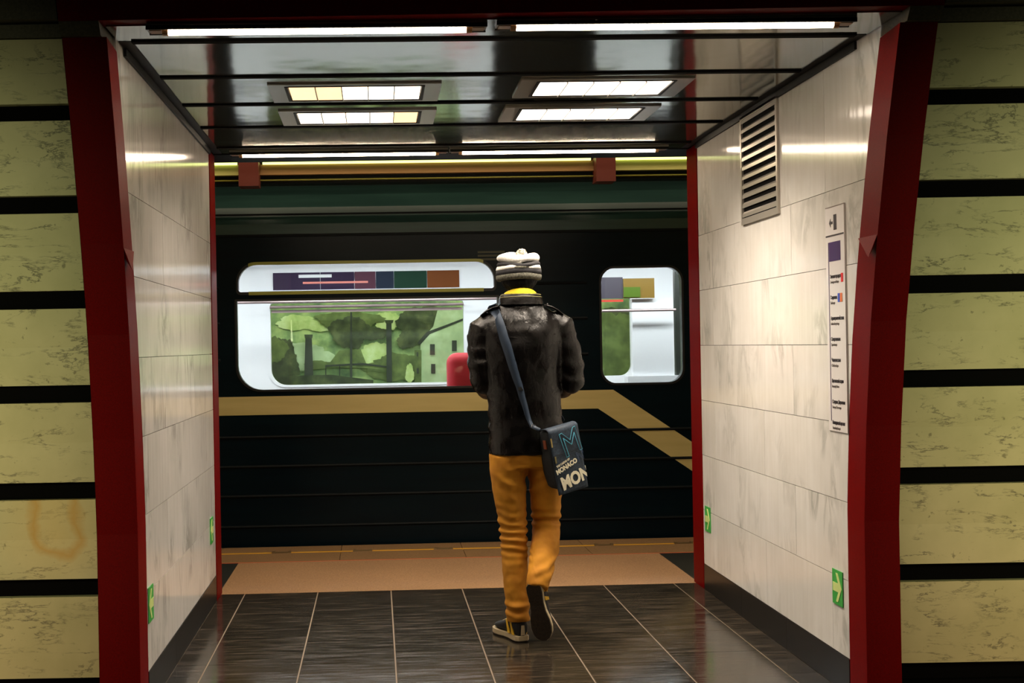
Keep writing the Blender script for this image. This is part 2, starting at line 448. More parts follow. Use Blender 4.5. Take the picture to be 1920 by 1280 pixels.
# ---- ceiling of the passage
ce = struct('ceiling', 'glossy dark metal ceiling panels of the passage')
MB().hexa([(XL - .14, front(2.5, XL) + .02, ZC + .012), (XR + .14, front(2.5, XR) + .02, ZC + .012), (XR + .14, 7.5, ZC + .012), (XL - .14, 7.5, ZC + .012)],
          [(XL - .14, front(2.5, XL) + .02, ZC + .2), (XR + .14, front(2.5, XR) + .02, ZC + .2), (XR + .14, 7.5, ZC + .2), (XL - .14, 7.5, ZC + .2)]).build('ceiling_slab', M_trimdark, ce)
cy = [4.30, 4.555, 5.155, 5.742, 6.33, 6.967, 7.2]
for i in range(6):
    a, b = cy[i] + .013, cy[i + 1] - .013
    xa, xb = XL + .055, XR - .05
    if i == 0: xa, xb = XL + .004, XR - .004
    ya, yb = (a, a)
    if i == 0: ya, yb = front(ZC, XL) + .03, front(ZC, XR) + .03
    if i: MB().box(XL + .052, XR - .047, cy[i] - .017, cy[i] + .017, ZC - .006, ZC + .002).build('seam', M_black, ce)
    MB().hexa([(xa, ya, ZC), (xb, yb, ZC), (xb, b, ZC), (xa, b, ZC)], [(xa, ya, ZC + .011), (xb, yb, ZC + .011), (xb, b, ZC + .011), (xa, b, ZC + .011)]).build('ceiling_panel', M_ceil, ce)
for s, X in ((1, XL), (-1, XR)):
    a, b = sorted((X + s * .003, X + s * .05)); MB().box(a, b, 4.562, 7.2, ZC + .002, ZC + .011).build('edge_trim', M_trimdark, ce)
    a, b = sorted((X + s * .0015, X + s * .012)); MB().box(a, b, 4.66, YF, ZC - .028, ZC + .001).build('edge_shade', M_trimdark, ce)  # dark strip on the wall stands in for the shadow below the ceiling
MB().box(XL - .14, XR + .14, 7.202, 7.5, ZC - .004, ZC + .011).build('soffit_strip', M_trimdark, ce)

# ---- near portal (red)
t1 = struct('trim_1', 'dark red enamelled frame around the near passage opening')
ZS = [-.02, .35, .7, .9, 1.05, 1.25, 1.43, 1.6, 1.75, 1.9, 2.07, 2.24, 2.425]
for inner, outer in ((-.884, -1.033), (1.775, 1.902)):
    rings = []
    for z in ZS:
        bx = (XL if inner < 0 else XR) - (.0 if inner < 0 else 0)
        rings.append([(inner, front(z, inner), z), (outer, front(z, outer), z), (outer, front(z, outer) + .2, z), (bx, edge(z, bx) - .002, z)])
    MB().loft(rings).build('jamb', M_red, t1)
    s = 1 if inner < 0 else -1
    z1, z0 = 1.735, 1.655
    f1, f0 = front(z1, inner) + .003, front(z0, inner) + .003; bk = f1 + .17
    tip = (inner + s * .026, f0, z0)
    MB().poly([(inner, f1, z1), (inner + s * .004, bk, z1), tip, (inner - s * .01, f1 + .03, z1 - .02)], [(0, 1, 2), (0, 2, 3), (1, 3, 2), (0, 3, 1)]).build('gusset', M_red, t1)
# lintel beam across the top
fz0, fz1 = 2.468, 2.75
MB().hexa([(-1.033, front(fz0, -1.033) - .03, fz0), (1.902, front(fz0, 1.902) - .03, fz0), (1.902, front(fz0, 1.902) + .06, fz0), (-1.033, front(fz0, -1.033) + .06, fz0)],
          [(-1.033, front(fz1, -1.033) - .03, fz1), (1.902, front(fz1, 1.902) - .03, fz1), (1.902, front(fz1, 1.902) + .3, fz1), (-1.033, front(fz1, -1.033) + .3, fz1)]).build('lintel', M_red, t1)
for a, b in ((-1.033, -.90), (1.79, 1.902)):
    MB().hexa([(a, front(2.426, a) - .02, 2.426), (b, front(2.426, b) - .02, 2.426), (b, front(2.426, b) + .2, 2.426), (a, front(2.426, a) + .2, 2.426)],
              [(a, front(2.467, a) - .03, 2.467), (b, front(2.467, b) - .03, 2.467), (b, front(2.467, b) + .2, 2.467), (a, front(2.467, a) + .2, 2.467)]).build('capital_stone', M_olive, t1)

# ---- far portal
t2 = struct('trim_2', 'dark red frame at the far end of the passage')
for X, s in ((XL, -1), (XR, 1)):
    a, b = sorted((X - s * .004, X + s * .15))
    MB().box(a, b, YF + .002, 7.24, .0005, ZC - .005).build('jamb', M_red, t2)
MB().box(XL - .15, XR + .15, 7.25, 7.5, ZC + .012, ZC + .5).build('lintel', M_trimdark, t2)
wp = struct('wall_platform', 'wall of the platform side beside the passage')
for a, b in ((-6, XL - .152), (XR + .152, 7)):
    MB().box(a, b, 7.05, 7.22, 0, 3.6).build('platform_wall_panel', M_hall, wp)
MB().box(-6, 7, 7.23, 7.249, ZC + .51, 3.6).build('platform_wall_panel', M_hall, wp)

# ---- hall facade: marble slabs between black recesses
bands = [(.11, .175), (.472, .538), (.83, .895), (1.187, 1.251), (1.526, 1.59), (1.858, 1.919), (2.166, 2.221)]
rows = [(bands[i][1], bands[i + 1][0]) for i in range(6)] + [(2.221, 2.424)]
for nm, xs, lab in (('wall_hall_left', [-1.036, -2.25, -3.45, -4.7], 'hall wall of pale green-yellow marble slabs left of the passage'),
                    ('wall_hall_right', [1.905, 3.1, 4.3, 5.5], 'hall wall of pale green-yellow marble slabs right of the passage')):
    st = struct(nm, lab)
    xa, xb = min(xs), max(xs)
    zz = [-.05, .7, 1.05, 1.43, 1.75, 2.07, 2.5, 2.8]
    MB().loft([[(xa, front(z, xa) + .05, z), (xb, front(z, xb) + .05, z), (xb, front(z, xb) + .3, z), (xa, front(z, xa) + .3, z)] for z in zz]).build('recess_backing', M_black, st)
    for (a, b) in rows:
        for i in range(3):
            x0, x1 = sorted((xs[i], xs[i + 1])); x0 += .001; x1 -= .001
            zs = [a, (a + b) / 2, b]
            yo = random.uniform(-.001, .001) + .012
            mb = MB().loft([[(x0, front(z, x0) + yo, z), (x1, front(z, x1) + yo, z), (x1, front(z, x1) + .049, z), (x0, front(z, x0) + .049, z)] for z in zs])
            stn = (nm == 'wall_hall_left' and i == 0 and abs(a - .538) < .01)
            o = mb.build('marble_slab', M_hall_st if stn else M_hall, st)
            if stn: o['label'] = 'marble slab with a rusty u-shaped ring stain'
    MB().loft([[(xa, front(z, xa) + .02, z), (xb, front(z, xb) + .02, z), (xb, front(z, xb) + .049, z), (xa, front(z, xa) + .049, z)] for z in (-.0, .109)]).build('plinth', M_black, st)
    MB().loft([[(xa, front(z, xa) - .0, z), (xb, front(z, xb) - .0, z), (xb, front(z, xb) + .2, z), (xa, front(z, xa) + .2, z)] for z in (2.427, 2.467)]).build('cornice_stone', M_olive, st)
    MB().loft([[(xa, front(z, xa) - .03, z), (xb, front(z, xb) - .03, z), (xb, front(z, xb) + .2, z), (xa, front(z, xa) + .2, z)] for z in (2.475, 2.8)]).build('cornice_stone', M_olive, st)

# ---- track wall
wb = tag(MB().box(-8, 9, 12.3, 12.5, -1.2, 4).build('wall_back', mat('track_wall', (.12, .13, .10), .7)), 'track wall behind the train', kind='structure')

# ================================================================ LAMPS
def strip_light(x0, x1, y, label, left_open=True):
    t = tag(empty('strip_light', ((x0 + x1) / 2, y, ZC)), label, 'lamp', 'strip lights in the passage ceiling')
    L = (x1 - x0) / 2
    MB().box(-L - .05, L + .05, -.042, .042, -.006, -.0005).build('housing', M_housing, t)
    MB().box(-L - .05, L + .05, -.042, -.034, -.020, -.0062).box(-L - .05, L + .05, .034, .042, -.020, -.0062).build('rim', M_trimdark, t)
    MB().tube([(-L + .02, 0, -.017), (L - .02, 0, -.017)], .014, 12).build('tube', M_tube, t, True)
    for s in (-1, 1):
        MB().tube([(s * (L - .019), 0, -.017), (s * L, 0, -.017)], .015, 12).build('tube_cap', mat('amber_cap', (.55, .30, .12), .3), t)
        MB().box(min(s * (L + .001), s * (L + .042)), max(s * (L + .001), s * (L + .042)), -.022, .022, -.020, -.0062).build('socket', M_socket, t)
        MB().box(min(s * (L + .044), s * (L + .050)), max(s * (L + .044), s * (L + .050)), -.030, .030, -.016, -.0062).build('end_plate', M_housing, t)
xa = lambda px, py, Y: onY(px, py, Y)[0]
def frontlamp_y(): return 4.345
strip_light(-.70, .345, 4.345, 'long glowing strip light at the near edge of the ceiling, left one')
strip_light(.475, 1.60, 4.325, 'long glowing strip light at the near edge of the ceiling, right one')
strip_light(-.74, .37, 7.13, 'thin glowing strip light at the far end of the ceiling, left one')
strip_light(.48, 1.60, 7.12, 'thin glowing strip light at the far end of the ceiling, right one')

def troffer(x0, x1, y0, y1, label, nl=5, m=None, dim=()):
    cx, cyy = (x0 + x1) / 2, (y0 + y1) / 2; hx, hy = (x1 - x0) / 2, (y1 - y0) / 2
    t = tag(empty('recessed_light', (cx, cyy, ZC)), label, 'lamp', 'recessed lights in the passage ceiling')
    me = curve_mesh('frame', [rrect(-hx - .085, hx + .085, -hy - .045, hy + .045, 0), rrect(-hx - .018, hx + .018, -hy - .012, hy + .012, 0)], .0035)
    me.transform(Matrix.Translation((0, 0, -.0042))); link('frame', me, M_housing, t)
    me = curve_mesh('gasket', [rrect(-hx - .017, hx + .017, -hy - .011, hy + .011, 0), rrect(-hx - .004, hx + .004, -hy - .003, hy + .003, 0)], .0045)
    me.transform(Matrix.Translation((0, 0, -.0055))); link('gasket', me, M_trimdark, t)
    for i in range(nl):
        xa_, xb_ = -hx + 2 * hx * i / nl, -hx + 2 * hx * (i + 1) / nl
        MB().box(xa_, xb_, -hy, hy, -.006, -.001).build('diffuser', M_diffd if i in dim else (m or M_diff), t)
    la = area('louvre_lamp', (0, 0, -.02), (0, 0, -1), 2 * hx, 2 * hy, 19 if m is None else 7.5, (1, .86, .70), 128)
    la.parent = t
    for i in range(1, nl):
        x = -hx + 2 * hx * i / nl
        MB().box(x - .0022, x + .0022, -hy, hy, -.016, -.0062).build('louvre', M_housing, t)
troffer(-.345, .207, 5.34, 5.63, 'glowing recessed ceiling light, left one nearer the camera', 5, M_diffL, (0, 1))
troffer(-.345, .214, 5.93, 6.22, 'glowing recessed ceiling light, left one nearer the train', 5, M_diffL, (4,))
troffer(.705, 1.255, 5.29, 5.585, 'glowing recessed ceiling light, right one nearer the camera')
troffer(.70, 1.25, 5.90, 6.19, 'glowing recessed ceiling light, right one nearer the train')

# cornice light trough over the platform edge
ct = tag(empty('cornice_light', (.4, 8.5, 2.5)), 'lime glowing light trough along a cornice above the train', 'lamp')
YC = 8.45
def cz(px, py): return onY(px, py, YC)
z_lt = cz(700, 299)[1]; z_lb = cz(700, 306)[1]; z_pb = cz(700, 325)[1]
xb1, xb2 = cz(450, 320)[0], cz(487, 320)[0]; xb3, xb4 = cz(1113, 305)[0], cz(1149, 305)[0]
loc = Vector((.4, 8.5, 2.5))
def cbox(x0, x1, y0, y1, z0, z1, nm, m, parent=ct):
    o = MB().box(x0 - loc.x, x1 - loc.x, y0 - loc.y, y1 - loc.y, z0 - loc.z, z1 - loc.z).build(nm, m, parent); return o
for a, b, m in ((-5, xb1, M_paleyel), (xb2, xb3, M_orange), (xb4, 6, M_paleyel)):
    cbox(a, b, YC, YC + .06, z_pb, z_lb, 'cornice_panel', m)
    cbox(a + .02, b - .02, YC - .012, YC + .03, z_lb + .001, z_lt, 'light_tube', M_limetube)
    cbox(a, b, YC - .05, YC + .2, z_lt + .004, z_lt + .05, 'cover', M_trimdark)
cbox(-5, 6, YC + .061, YC + .2, z_pb - .05, z_lt, 'cornice_back', M_trimdark)
cbox(-5, 6, YC + .02, YC + .06, cz(700, 335)[1], cz(700, 333)[1], 'cable', M_oliveframe)
for a, b in ((xb1, xb2), (xb3, xb4)):
    cbox(a, b, YC - .10, YC + .06, cz(470, 352)[1], z_lt - .01, 'bracket', M_redbrown)

# ================================================================ RIGHT WALL FITTINGS
vg = tag(empty('vent_grille', (XR, 5.85, 2.19)), 'metal louvred ventilation grille high on the right marble wall', 'vent')
M_alu = mat('beige_metal', (.50, .46, .40), .35, .55)
y0, y1, z0, z1 = 5.585, 6.15, 1.926, 2.446
def lx(mb, name, m, parent, org): # shift to parent space
    mb.v = [(a - org[0], b - org[1], c - org[2]) for a, b, c in mb.v]; return mb.build(name, m, parent)
og = (XR, 5.85, 2.19)
mb = MB(); mb.box(XR - .012, XR - .0009, y0, y0 + .02, z0, z1).box(XR - .012, XR - .0009, y1 - .02, y1, z0, z1).box(XR - .012, XR - .0009, y0 + .02, y1 - .02, z0, z0 + .03).box(XR - .012, XR - .0009, y0 + .02, y1 - .02, z1 - .015, z1)
lx(mb, 'frame', M_alu, vg, og)
lx(MB().box(XR - .0025, XR - .0009, y0 + .02, y1 - .02, z0 + .03, z1 - .015), 'backing', M_black, vg, og)
ns = 11
for i in range(ns):
    zc = z0 + .045 + (z1 - z0 - .07) * i / (ns - 1)
    mb = MB().prism([(XR - .011, zc - .010), (XR - .0105, zc + .007), (XR - .003, zc + .017), (XR - .003, zc + .004)], y0 + .021, y1 - .021, 'y')
    lx(mb, 'slat', M_alu, vg, og)

# line sign
SG = (XR, 4.91, 1.447)
sg = tag(empty('route_sign', SG), 'tall white station list sign on the right marble wall beside red frame', 'sign')
M_signw = mat('sign_white', (.80, .76, .74), .28)
M_violet = mat('sign_violet', (.055, .015, .11), .35)
M_ink = mat('sign_ink', (.03, .02, .025), .5)
M_inkg = mat('sign_grey_ink', (.16, .13, .12), .5)
M_border = mat('sign_edge', (.20, .15, .13), .5)
Sh, Sw = .439, .104
MB().box(-.0045, -.0009, -Sw, Sw, -Sh, Sh).build('sign_panel', M_signw, sg)
MB().box(-.006, -.0046, -Sw, -Sw + .003, -Sh, Sh).box(-.006, -.0046, -Sw + .003, Sw - .003, Sh - .003, Sh).build('sign_border', M_border, sg)
MB().box(-.0058, -.0046, -Sw + .012, Sw - .004, .322, .328).build('rule_line', M_ink, sg)
# sign face local coords: u to the right as seen (towards camera = -Y), v up
def on_sign(me, u, v, name, m):
    me.transform(Matrix.Translation((-.0052, -u, v)) @ Matrix(((0, 0, -1, 0), (-1, 0, 0, 0), (0, 1, 0, 0), (0, 0, 0, 1))))
    link(name, me, m, sg)
def srect(u0, u1, v0, v1, name, m, t=.0058):
    MB().box(-t, -.0046, -u1, -u0, v0, v1).build(name, m, sg)
srect(-.075, -.071, -.40, .30, 'route_line', M_violet)
srect(-.012, .018, .345, .405, 'train_pictogram', M_ink)
q = MB().prism([(.060, .375), (.045, .392), (.045, .380), (.024, .380), (.024, .370), (.045, .370), (.045, .358)], -.0058, -.0046, 'x'); q.build('arrow', M_ink, sg)
srect(-.066, .055, .225, .300, 'station_box', M_violet)
on_sign(text_mesh('Обводный канал', .015, .0004, .0003, align='LEFT', sx=.95), -.060, .283, 'station_text', M_signw)
on_sign(text_mesh('Obvodny Kanal', .013, .0004, align='LEFT', sx=.9), -.060, .245, 'station_text', M_signw)
names = [('Звенигородская', 'Zvenigorodskaya'), ('Садовая', 'Sadovaya'), ('Адмиралтейская', 'Admiralteyskaya'), ('Спортивная', 'Sportivnaya'), ('Чкаловская', 'Chkalovskaya'),
         ('Крестовский остров', 'Krestovsky Ostrov'), ('Старая Деревня', 'Staraya Derevnya'), ('Комендантский проспект', 'Komendantsky Prospekt')]
for i, (a, b) in enumerate(names):
    v = .165 - i * .0815
    wsc = .9 if len(a) < 15 else (.66 if len(a) < 20 else .56)
    on_sign(text_mesh(a, .019, .0004, .0005, align='LEFT', sx=wsc), -.060, v, 'station_text', M_ink)
    on_sign(text_mesh(b, .015, .0004, .0001, align='LEFT', sx=wsc), -.060, v - .021, 'station_text', M_inkg)
for (u, v, c, nme, tx) in ((.068, .160, (.75, .02, .02), 'line_number', '1'), (.030, .084, (.03, .08, .55), 'line_number', '2'), (.055, .084, (.85, .20, .03), 'line_number', '4')):
    srect(u - .011, u + .011, v - .020, v + .014, 'number_square', mat('sign_colour', c, .4))
    on_sign(text_mesh(tx, .022, .0003), u, v - .003, nme, M_signw)

# green arrow signs
M_gr = mat('sign_green', (.05, .42, .07), .4); M_glow = mat('pale_luminous', (.66, .80, .28), .4)
def exit_sign(X, y, z, point, label):
    """flat sign on a side wall; point = +1 arrow to +y"""
    s = -1 if X > 0 else 1
    t = tag(empty('arrow_sign', (X, y, z)), label, 'sign')
    x0, x1, x2 = s * .0009, s * .0040, s * .0055
    bx = lambda a, b, c, d, e, f, n, m: MB().box(min(a, b), max(a, b), c, d, e, f).build(n, m, t)
    bx(x0, x1, -.055, .055, -.068, .068, 'sign_plate', M_gr)
    p = point
    q = MB().prism([(p * .047, 0), (p * .008, .056), (p * -.014, .056), (p * .012, .017), (p * -.045, .017), (p * -.045, -.017), (p * .012, -.017), (p * -.014, -.056), (p * .008, -.056)], min(x1, x2), max(x1, x2), 'x')
    q.build('arrow', M_glow, t)
exit_sign(XR, 4.955, .395, -1, 'green arrow sign low on the right wall near the camera')
exit_sign(XR, 6.92, .398, -1, 'green arrow sign low on the right wall near the far opening')
exit_sign(XL, 5.005, .39, -1, 'green arrow sign low on the left wall near the camera')
exit_sign(XL, 6.85, .41, -1, 'green arrow sign low on the left wall near the far opening')

# ================================================================ TRAIN
YT = 8.97
tr = tag(empty('metro_train', (.4, YT, -1.0)), 'dark navy metro train with a cream stripe, seen beyond the passage', 'train')
to = Vector((.4, YT, -1.0))
def tbuild(mb, name, m, parent=None, **k):
    off = to if parent is None or parent == tr else Vector((0, 0, 0))
    mb.v = [(a - off.x, b - off.y, c - off.z) for a, b, c in mb.v]
    return mb.build(name, m, parent or tr, **k)
def tcurve(splines, y, depth, name, m, parent=None):
    me = curve_mesh(name, splines, depth)
    me.transform(Matrix.Translation((-to.x, y - to.y, -to.z)) @ Matrix.Rotation(R(90), 4, 'X'))
    return link(name, me, m, parent or tr)
W1 = (-.966, .858, 1.084, 1.958)     # main window x0 x1 z0 z1
W2 = (1.592, 2.162, 1.084, 1.895)
WX = [W1, W2]
hole1 = rrect(W1[0], W1[1], 1.084, 1.704, (.17, .17, 0, 0), 8)
hole1b = rrect(W1[0] + .012, W1[1] - .02, 1.768, 1.958, (.02, .02, .13, .13), 8)
hole2 = rrect(W2[0], W2[1], 1.084, 1.895, (.10, .10, .10, .10), 8)
tcurve([[(-7, -.05), (7.5, -.05), (7.5, 2.16), (-7, 2.16)], hole1, hole1b, hole2], YT + .03, .03, 'body_side', M_train)
# skirt under the platform edge level and the far side
iL, iR = -6.9, 7.4
YI = 11.58
f1 = [onY(507, 600, YI)[0], onY(869, 600, YI)[0]]; fz = [onY(690, 719, YI)[1], onY(690, 566, YI)[1]]
f2x = onY(1183, 620, YI)[0]
far1 = rrect(f1[0], f1[1], fz[0], fz[1], (.14, .14, .02, .02), 7)
far2 = rrect(f1[1] + .62, f2x, fz[0] + .03, fz[1] + .0, (.05, .10, .02, .02), 7)
tcurve([[(iL, .0), (iR, .0), (iR, 2.158), (iL, 2.158)], far1, far2], YI + .03, .03, 'interior_wall', M_white)
tbuild(MB().box(iL, iR, YT + .061, YI - .001, .0, .04), 'interior_floor', mat('train_floor', (.10, .07, .05), .5))
tbuild(MB().box(iL, iR, YT + .061, YI - .001, 2.125, 2.155), 'interior_ceiling', M_white)
for x in (iL, iR): tbuild(MB().box(x - .04, x, YT + .061, YI, .041, 2.124), 'end_wall', M_white)
for y in (9.38, 10.7):
    for x in (-4.2, -2.1, 0, 2.1, 4.2):
        tbuild(MB().box(x - .9, x + .9, y - .06, y + .06, 2.095, 2.1245), 'ceiling_lamp', M_lampw)
# roof: curved loft
prof = [(YT, 2.162), (YT + .006, 2.24), (YT + .05, 2.36), (YT + .16, 2.46), (YT + .4, 2.55), (YT + .9, 2.62), (YT + 1.4, 2.64), (YT + 2.0, 2.60), (YT + 2.5, 2.45), (YT + 2.66, 2.2), (YT + 2.66, 2.162)]
tbuild(MB().prism(prof, -7, 7.5, 'x'), 'roof', M_roof)
tbuild(MB().box(-7, 7.5, YT - .012, YT + .0, 2.150, 2.168), 'roof_gutter', M_rib)
tbuild(MB().box(-7, 7.5, YT - .006, YT + .006, 2.30, 2.312), 'roof_seam', M_rib)
# underframe
tbuild(MB().box(-7, 7.5, YT + .08, YI + .06, -.6, -.052), 'underframe', M_black)
# ribs
def rib(z, x0, x1):
    tbuild(MB().prism([(YT, z - .011), (YT - .006, z - .008), (YT - .010, z), (YT - .006, z + .008), (YT, z + .011)], x0, x1, 'x'), 'rib', M_rib)
for z in (.129, .342, .548, .754): rib(z, -7, 7.5)
for z in (1.294, 1.547, 1.796):
    rib(z, -7, W1[0] - .12); rib(z, W1[1] + .12, W2[0] - .1); rib(z, W2[1] + .1, 7.5)
# stripe
tbuild(MB().prism([(-7, .912), (1.555, .908), (2.95, -.05), (3.25, -.05), (1.665, 1.038), (-7, 1.038)], YT - .003, YT - .0005, 'y'), 'stripe', M_stripe)
# window trims & glass
def ring(outer, inner, y, d, name, m, parent=None): return tcurve([outer, inner], y, d, name, m, parent)
fr1 = ring(rrect(W1[0] - .014, W1[1] + .014, 1.070, 1.718, (.18, .18, .01, .01), 8), rrect(W1[0], W1[1], 1.084, 1.704, (.17, .17, 0, 0), 8), YT - .004, .0035, 'window_frame', M_rubber)
fr2 = ring(rrect(W1[0] - .004, W1[1] - .004, 1.746, 1.976, (.03, .03, .14, .14), 8), rrect(W1[0] + .014, W1[1] - .022, 1.770, 1.956, (.02, .02, .13, .13), 8), YT - .004, .0035, 'window_frame', M_oliveframe)  # olive colour carries the yellow light on the frame edges
fr3 = ring(rrect(W2[0] - .014, W2[1] + .014, 1.070, 1.909, .11, 8), rrect(W2[0], W2[1], 1.084, 1.895, .10, 8), YT - .004, .0035, 'window_frame', M_rubber)
def pane(o, y, parent):
    me = curve_mesh('window_pane', [o], .002); me.transform(Matrix.Translation((-to.x, y - to.y, -to.z)) @ Matrix.Rotation(R(90), 4, 'X'))
    link('window_pane', me, M_glass, parent)
bm = bmesh.new(); bm.from_mesh(fr2.data)
for sgn, xx in ((-1, W1[0] + .085), (1, W1[1] - .095)):
    bmesh.ops.bisect_plane(bm, geom=bm.verts[:] + bm.edges[:] + bm.faces[:], plane_co=(xx - to.x, 0, 0), plane_no=(sgn, 0, 0), clear_outer=True)
bm.to_mesh(fr2.data); bm.free()
ring(rrect(W1[0] - .002, W1[1] - .006, 1.748, 1.974, (.03, .03, .14, .14), 8), rrect(W1[0] + .012, W1[1] - .020, 1.768, 1.958, (.02, .02, .13, .13), 8), YT - .002, .0012, 'window_frame', M_rubber)
pane(rrect(W1[0] + .002, W1[1] - .002, 1.086, 1.702, (.168, .168, .01, .01)), YT + .03, fr1)
pane(rrect(W1[0] + .016, W1[1] - .024, 1.772, 1.954, (.02, .02, .128, .128)), YT + .03, fr2)
pane(rrect(W2[0] + .002, W2[1] - .002, 1.086, 1.893, .098), YT + .03, fr3)
# interior fittings: far window frames, rail, partition, adverts
fw = tcurve([rrect(f1[0] - .02, f1[1] + .02, fz[0] - .02, fz[1] + .02, (.15, .15, .03, .03)), far1], YI - .006, .005, 'far_window_frame', M_white)
tcurve([far1], YI + .03, .002, 'far_window_pane', M_glass); tcurve([far2], YI + .03, .002, 'far_window_pane', M_glass)
tbuild(MB().tube([(f1[0], YI - .05, fz[1] - .035), (f1[1], YI - .05, fz[1] - .035)], .013, 10), 'handrail', M_rail)
tbuild(MB().tube([(f1[0] - .3, YI - .5, fz[1] - .005), (f1[1] + .3, YI - .5, fz[1] - .005)], .012, 10), 'handrail', M_rail)
tbuild(MB().box(f1[0] + .01, f1[1] - .01, YI + .002, YI + .02, fz[1] - .085, fz[1] - .06), 'window_bar', M_rail)
# adverts above the far windows
za, zb = onY(690, 541, YI)[1], onY(690, 509, YI)[1]
def adv(p0, p1, c, extra=None):
    x0, x1 = onY(p0, 525, YI)[0], onY(p1, 525, YI)[0]
    o = tbuild(MB().box(x0, x1, YI - .012, YI - .001, za, zb), 'advert_panel', mat('advert_print', c, .5, spec=.1))
    return o, x0, x1
for p0, p1, c in ((512, 600, (.035, .02, .05)), (601, 664, (.03, .015, .045)), (665, 704, (.09, .03, .05)), (705, 738, (.012, .02, .04)), (739, 800, (.006, .035, .018)), (801, 861, (.16, .045, .008))):
    adv(p0, p1, c)
s0 = onY(568, 529, YI)[0]; s1 = onY(690, 529, YI)[0]; zz0 = onY(630, 530, YI)[1]
tbuild(MB().box(s0, s1, YI - .016, YI - .0125, zz0 - .006, zz0 + .012), 'advert_print_or_glint', mat('salmon_print', (.75, .20, .15), .4))
s0 = onY(560, 518, YI)[0]; s1 = onY(622, 518, YI)[0]; zz0 = onY(590, 518, YI)[1]
tbuild(MB().box(s0, s1, YI - .016, YI - .0125, zz0 - .012, zz0 + .016), 'advert_print_or_glint', M_white)  # white bar is a lamp reflection painted as a solid strip
# cab door partition behind the second window
w0, w1 = onY(1186, 620, 9.9)[0], onY(1262, 620, 9.9)[0]
tbuild(MB().box(w0, w1, 9.9, 9.96, .041, onY(1220, 560, 9.9)[1]), 'partition', M_white)
tbuild(MB().box(w0 - .05, w1 + .05, 9.86, 10.0, .041, onY(1220, 704, 9.9)[1]), 'cabinet', M_white)
p = onY(1168, 540, 9.88); q_ = onY(1226, 540, 9.88)
tbuild(MB().box(p[0], q_[0], 9.86, 9.89, onY(1200, 559, 9.9)[1], onY(1200, 522, 9.9)[1]), 'notice_board', mat('ochre_notice', (.22, .13, .02), .4))
tbuild(MB().box(p[0], onY(1200, 540, 9.86)[0], 9.852, 9.859, onY(1200, 557, 9.88)[1], onY(1200, 538, 9.88)[1]), 'notice', mat('green_notice', (.08, .15, .01), .4))
p0_ = onY(1124, 560, 9.9)[0]
tbuild(MB().box(p0_, p[0] - .003, 9.87, 9.89, onY(1150, 560, 9.9)[1], onY(1150, 520, 9.9)[1]), 'notice_board', mat('grey_notice', (.07, .06, .08), .4))
tbuild(MB().box(p0_, p[0] - .003, 9.862, 9.869, onY(1150, 566, 9.9)[1], onY(1150, 562, 9.9)[1]), 'notice', mat('red_notice', (.6, .06, .04), .4))
tbuild(MB().box(w1 + .02, w1 + .4, 9.9, 9.96, .041, 2.124), 'partition', mat('dark_panel', (.02, .025, .02), .5))
tbuild(MB().tube([(p0_, 9.8, onY(1150, 583, 9.9)[1]), (w1, 9.8, onY(1150, 583, 9.9)[1])], .011, 8), 'handrail', M_rail)
# unclear dim smudge high on the body side, built as olive bars
sx0, sz0 = onY(896, 489, YT); sx1, sz1 = onY(946, 468, YT)
for i in range(3):
    za_ = sz0 + (sz1 - sz0) * (i + .15) / 3; zb_ = sz0 + (sz1 - sz0) * (i + .7) / 3
    tbuild(MB().box(sx0, sx1, YT - .004, YT - .0005, za_, zb_), 'smudge_bar', mat('dim_olive', (.045, .045, .015), .5))
# unclear red shape near the window, built as a padded seat back
sr0, szr = onY(836, 722, 9.5); sr1, szt = onY(905, 660, 9.5)
me = MB().box(-.5 * (sr1 - sr0), .5 * (sr1 - sr0), -.12, .12, 0, szt - .65).mesh('seat')
bm = bmesh.new(); bm.from_mesh(me); bmesh.ops.bevel(bm, geom=bm.edges[:], offset=.075, segments=5, affect='EDGES', profile=.5); bm.to_mesh(me); bm.free()
rs = link('red_shape', me, mat('red_fabric', (.55, .005, .02), .6), tr, True); rs.location = Vector(((sr0 + sr1) / 2, 9.32, .65)) - to; rs['label'] = 'bright red rounded shape inside the train window, built as a seat back'
tbuild(MB().box(sr0 + .02, sr1 - .02, 9.22, 9.42, .041, .649), 'seat_base', M_rail)

# ================================================================ MURAL on the track wall
YM = 12.27
mu = tag(empty('mural', (0, YM, 1.4)), 'green park scene mural with trees and a pale building, seen through train windows', 'mural')
def b_mural(c0, c1, c2, sc=3):
    def f(nt, b):
        v = coords(nt, (1, 1, 1), rnd=False)
        n = noise_n(nt, v, sc, 5, .6)
        c = ramp(nt, n, [(.35, c0), (.5, c1), (.65, c2)]).outputs[0]
        nt.links.new(c, b.inputs['Base Color'])
    return f
M_mbg = mat('mural_green', rough=.5, build=b_mural((.09, .15, .07), (.22, .32, .12), (.42, .52, .20), 4))
M_mlt = mat('mural_lime', rough=.5, build=b_mural((.34, .46, .14), (.48, .58, .22), (.60, .70, .36), 6))
M_mpale = mat('mural_pale', rough=.5, build=b_mural((.36, .46, .26), (.42, .52, .30), (.52, .62, .40), 6))
M_mdk = mat('mural_dark', rough=.5, build=b_mural((.030, .040, .018), (.055, .070, .028), (.11, .13, .05), 7))
M_mol = mat('mural_olive', rough=.5, build=b_mural((.08, .11, .03), (.12, .16, .045), (.18, .23, .07), 7))
M_mln = mat('mural_line', (.035, .042, .030), .5)
layer = [0]
def mpoly(pix, m, name):
    layer[0] += 1; d = .0035 * layer[0] * .35
    pts = [onY(a, b, YM) for a, b in pix]
    pts = [(p[0], p[1] - 1.4) for p in pts]
    MB().prism(pts, -.004 - d, -.0015 - d + .001, 'y').build(name, m, mu)
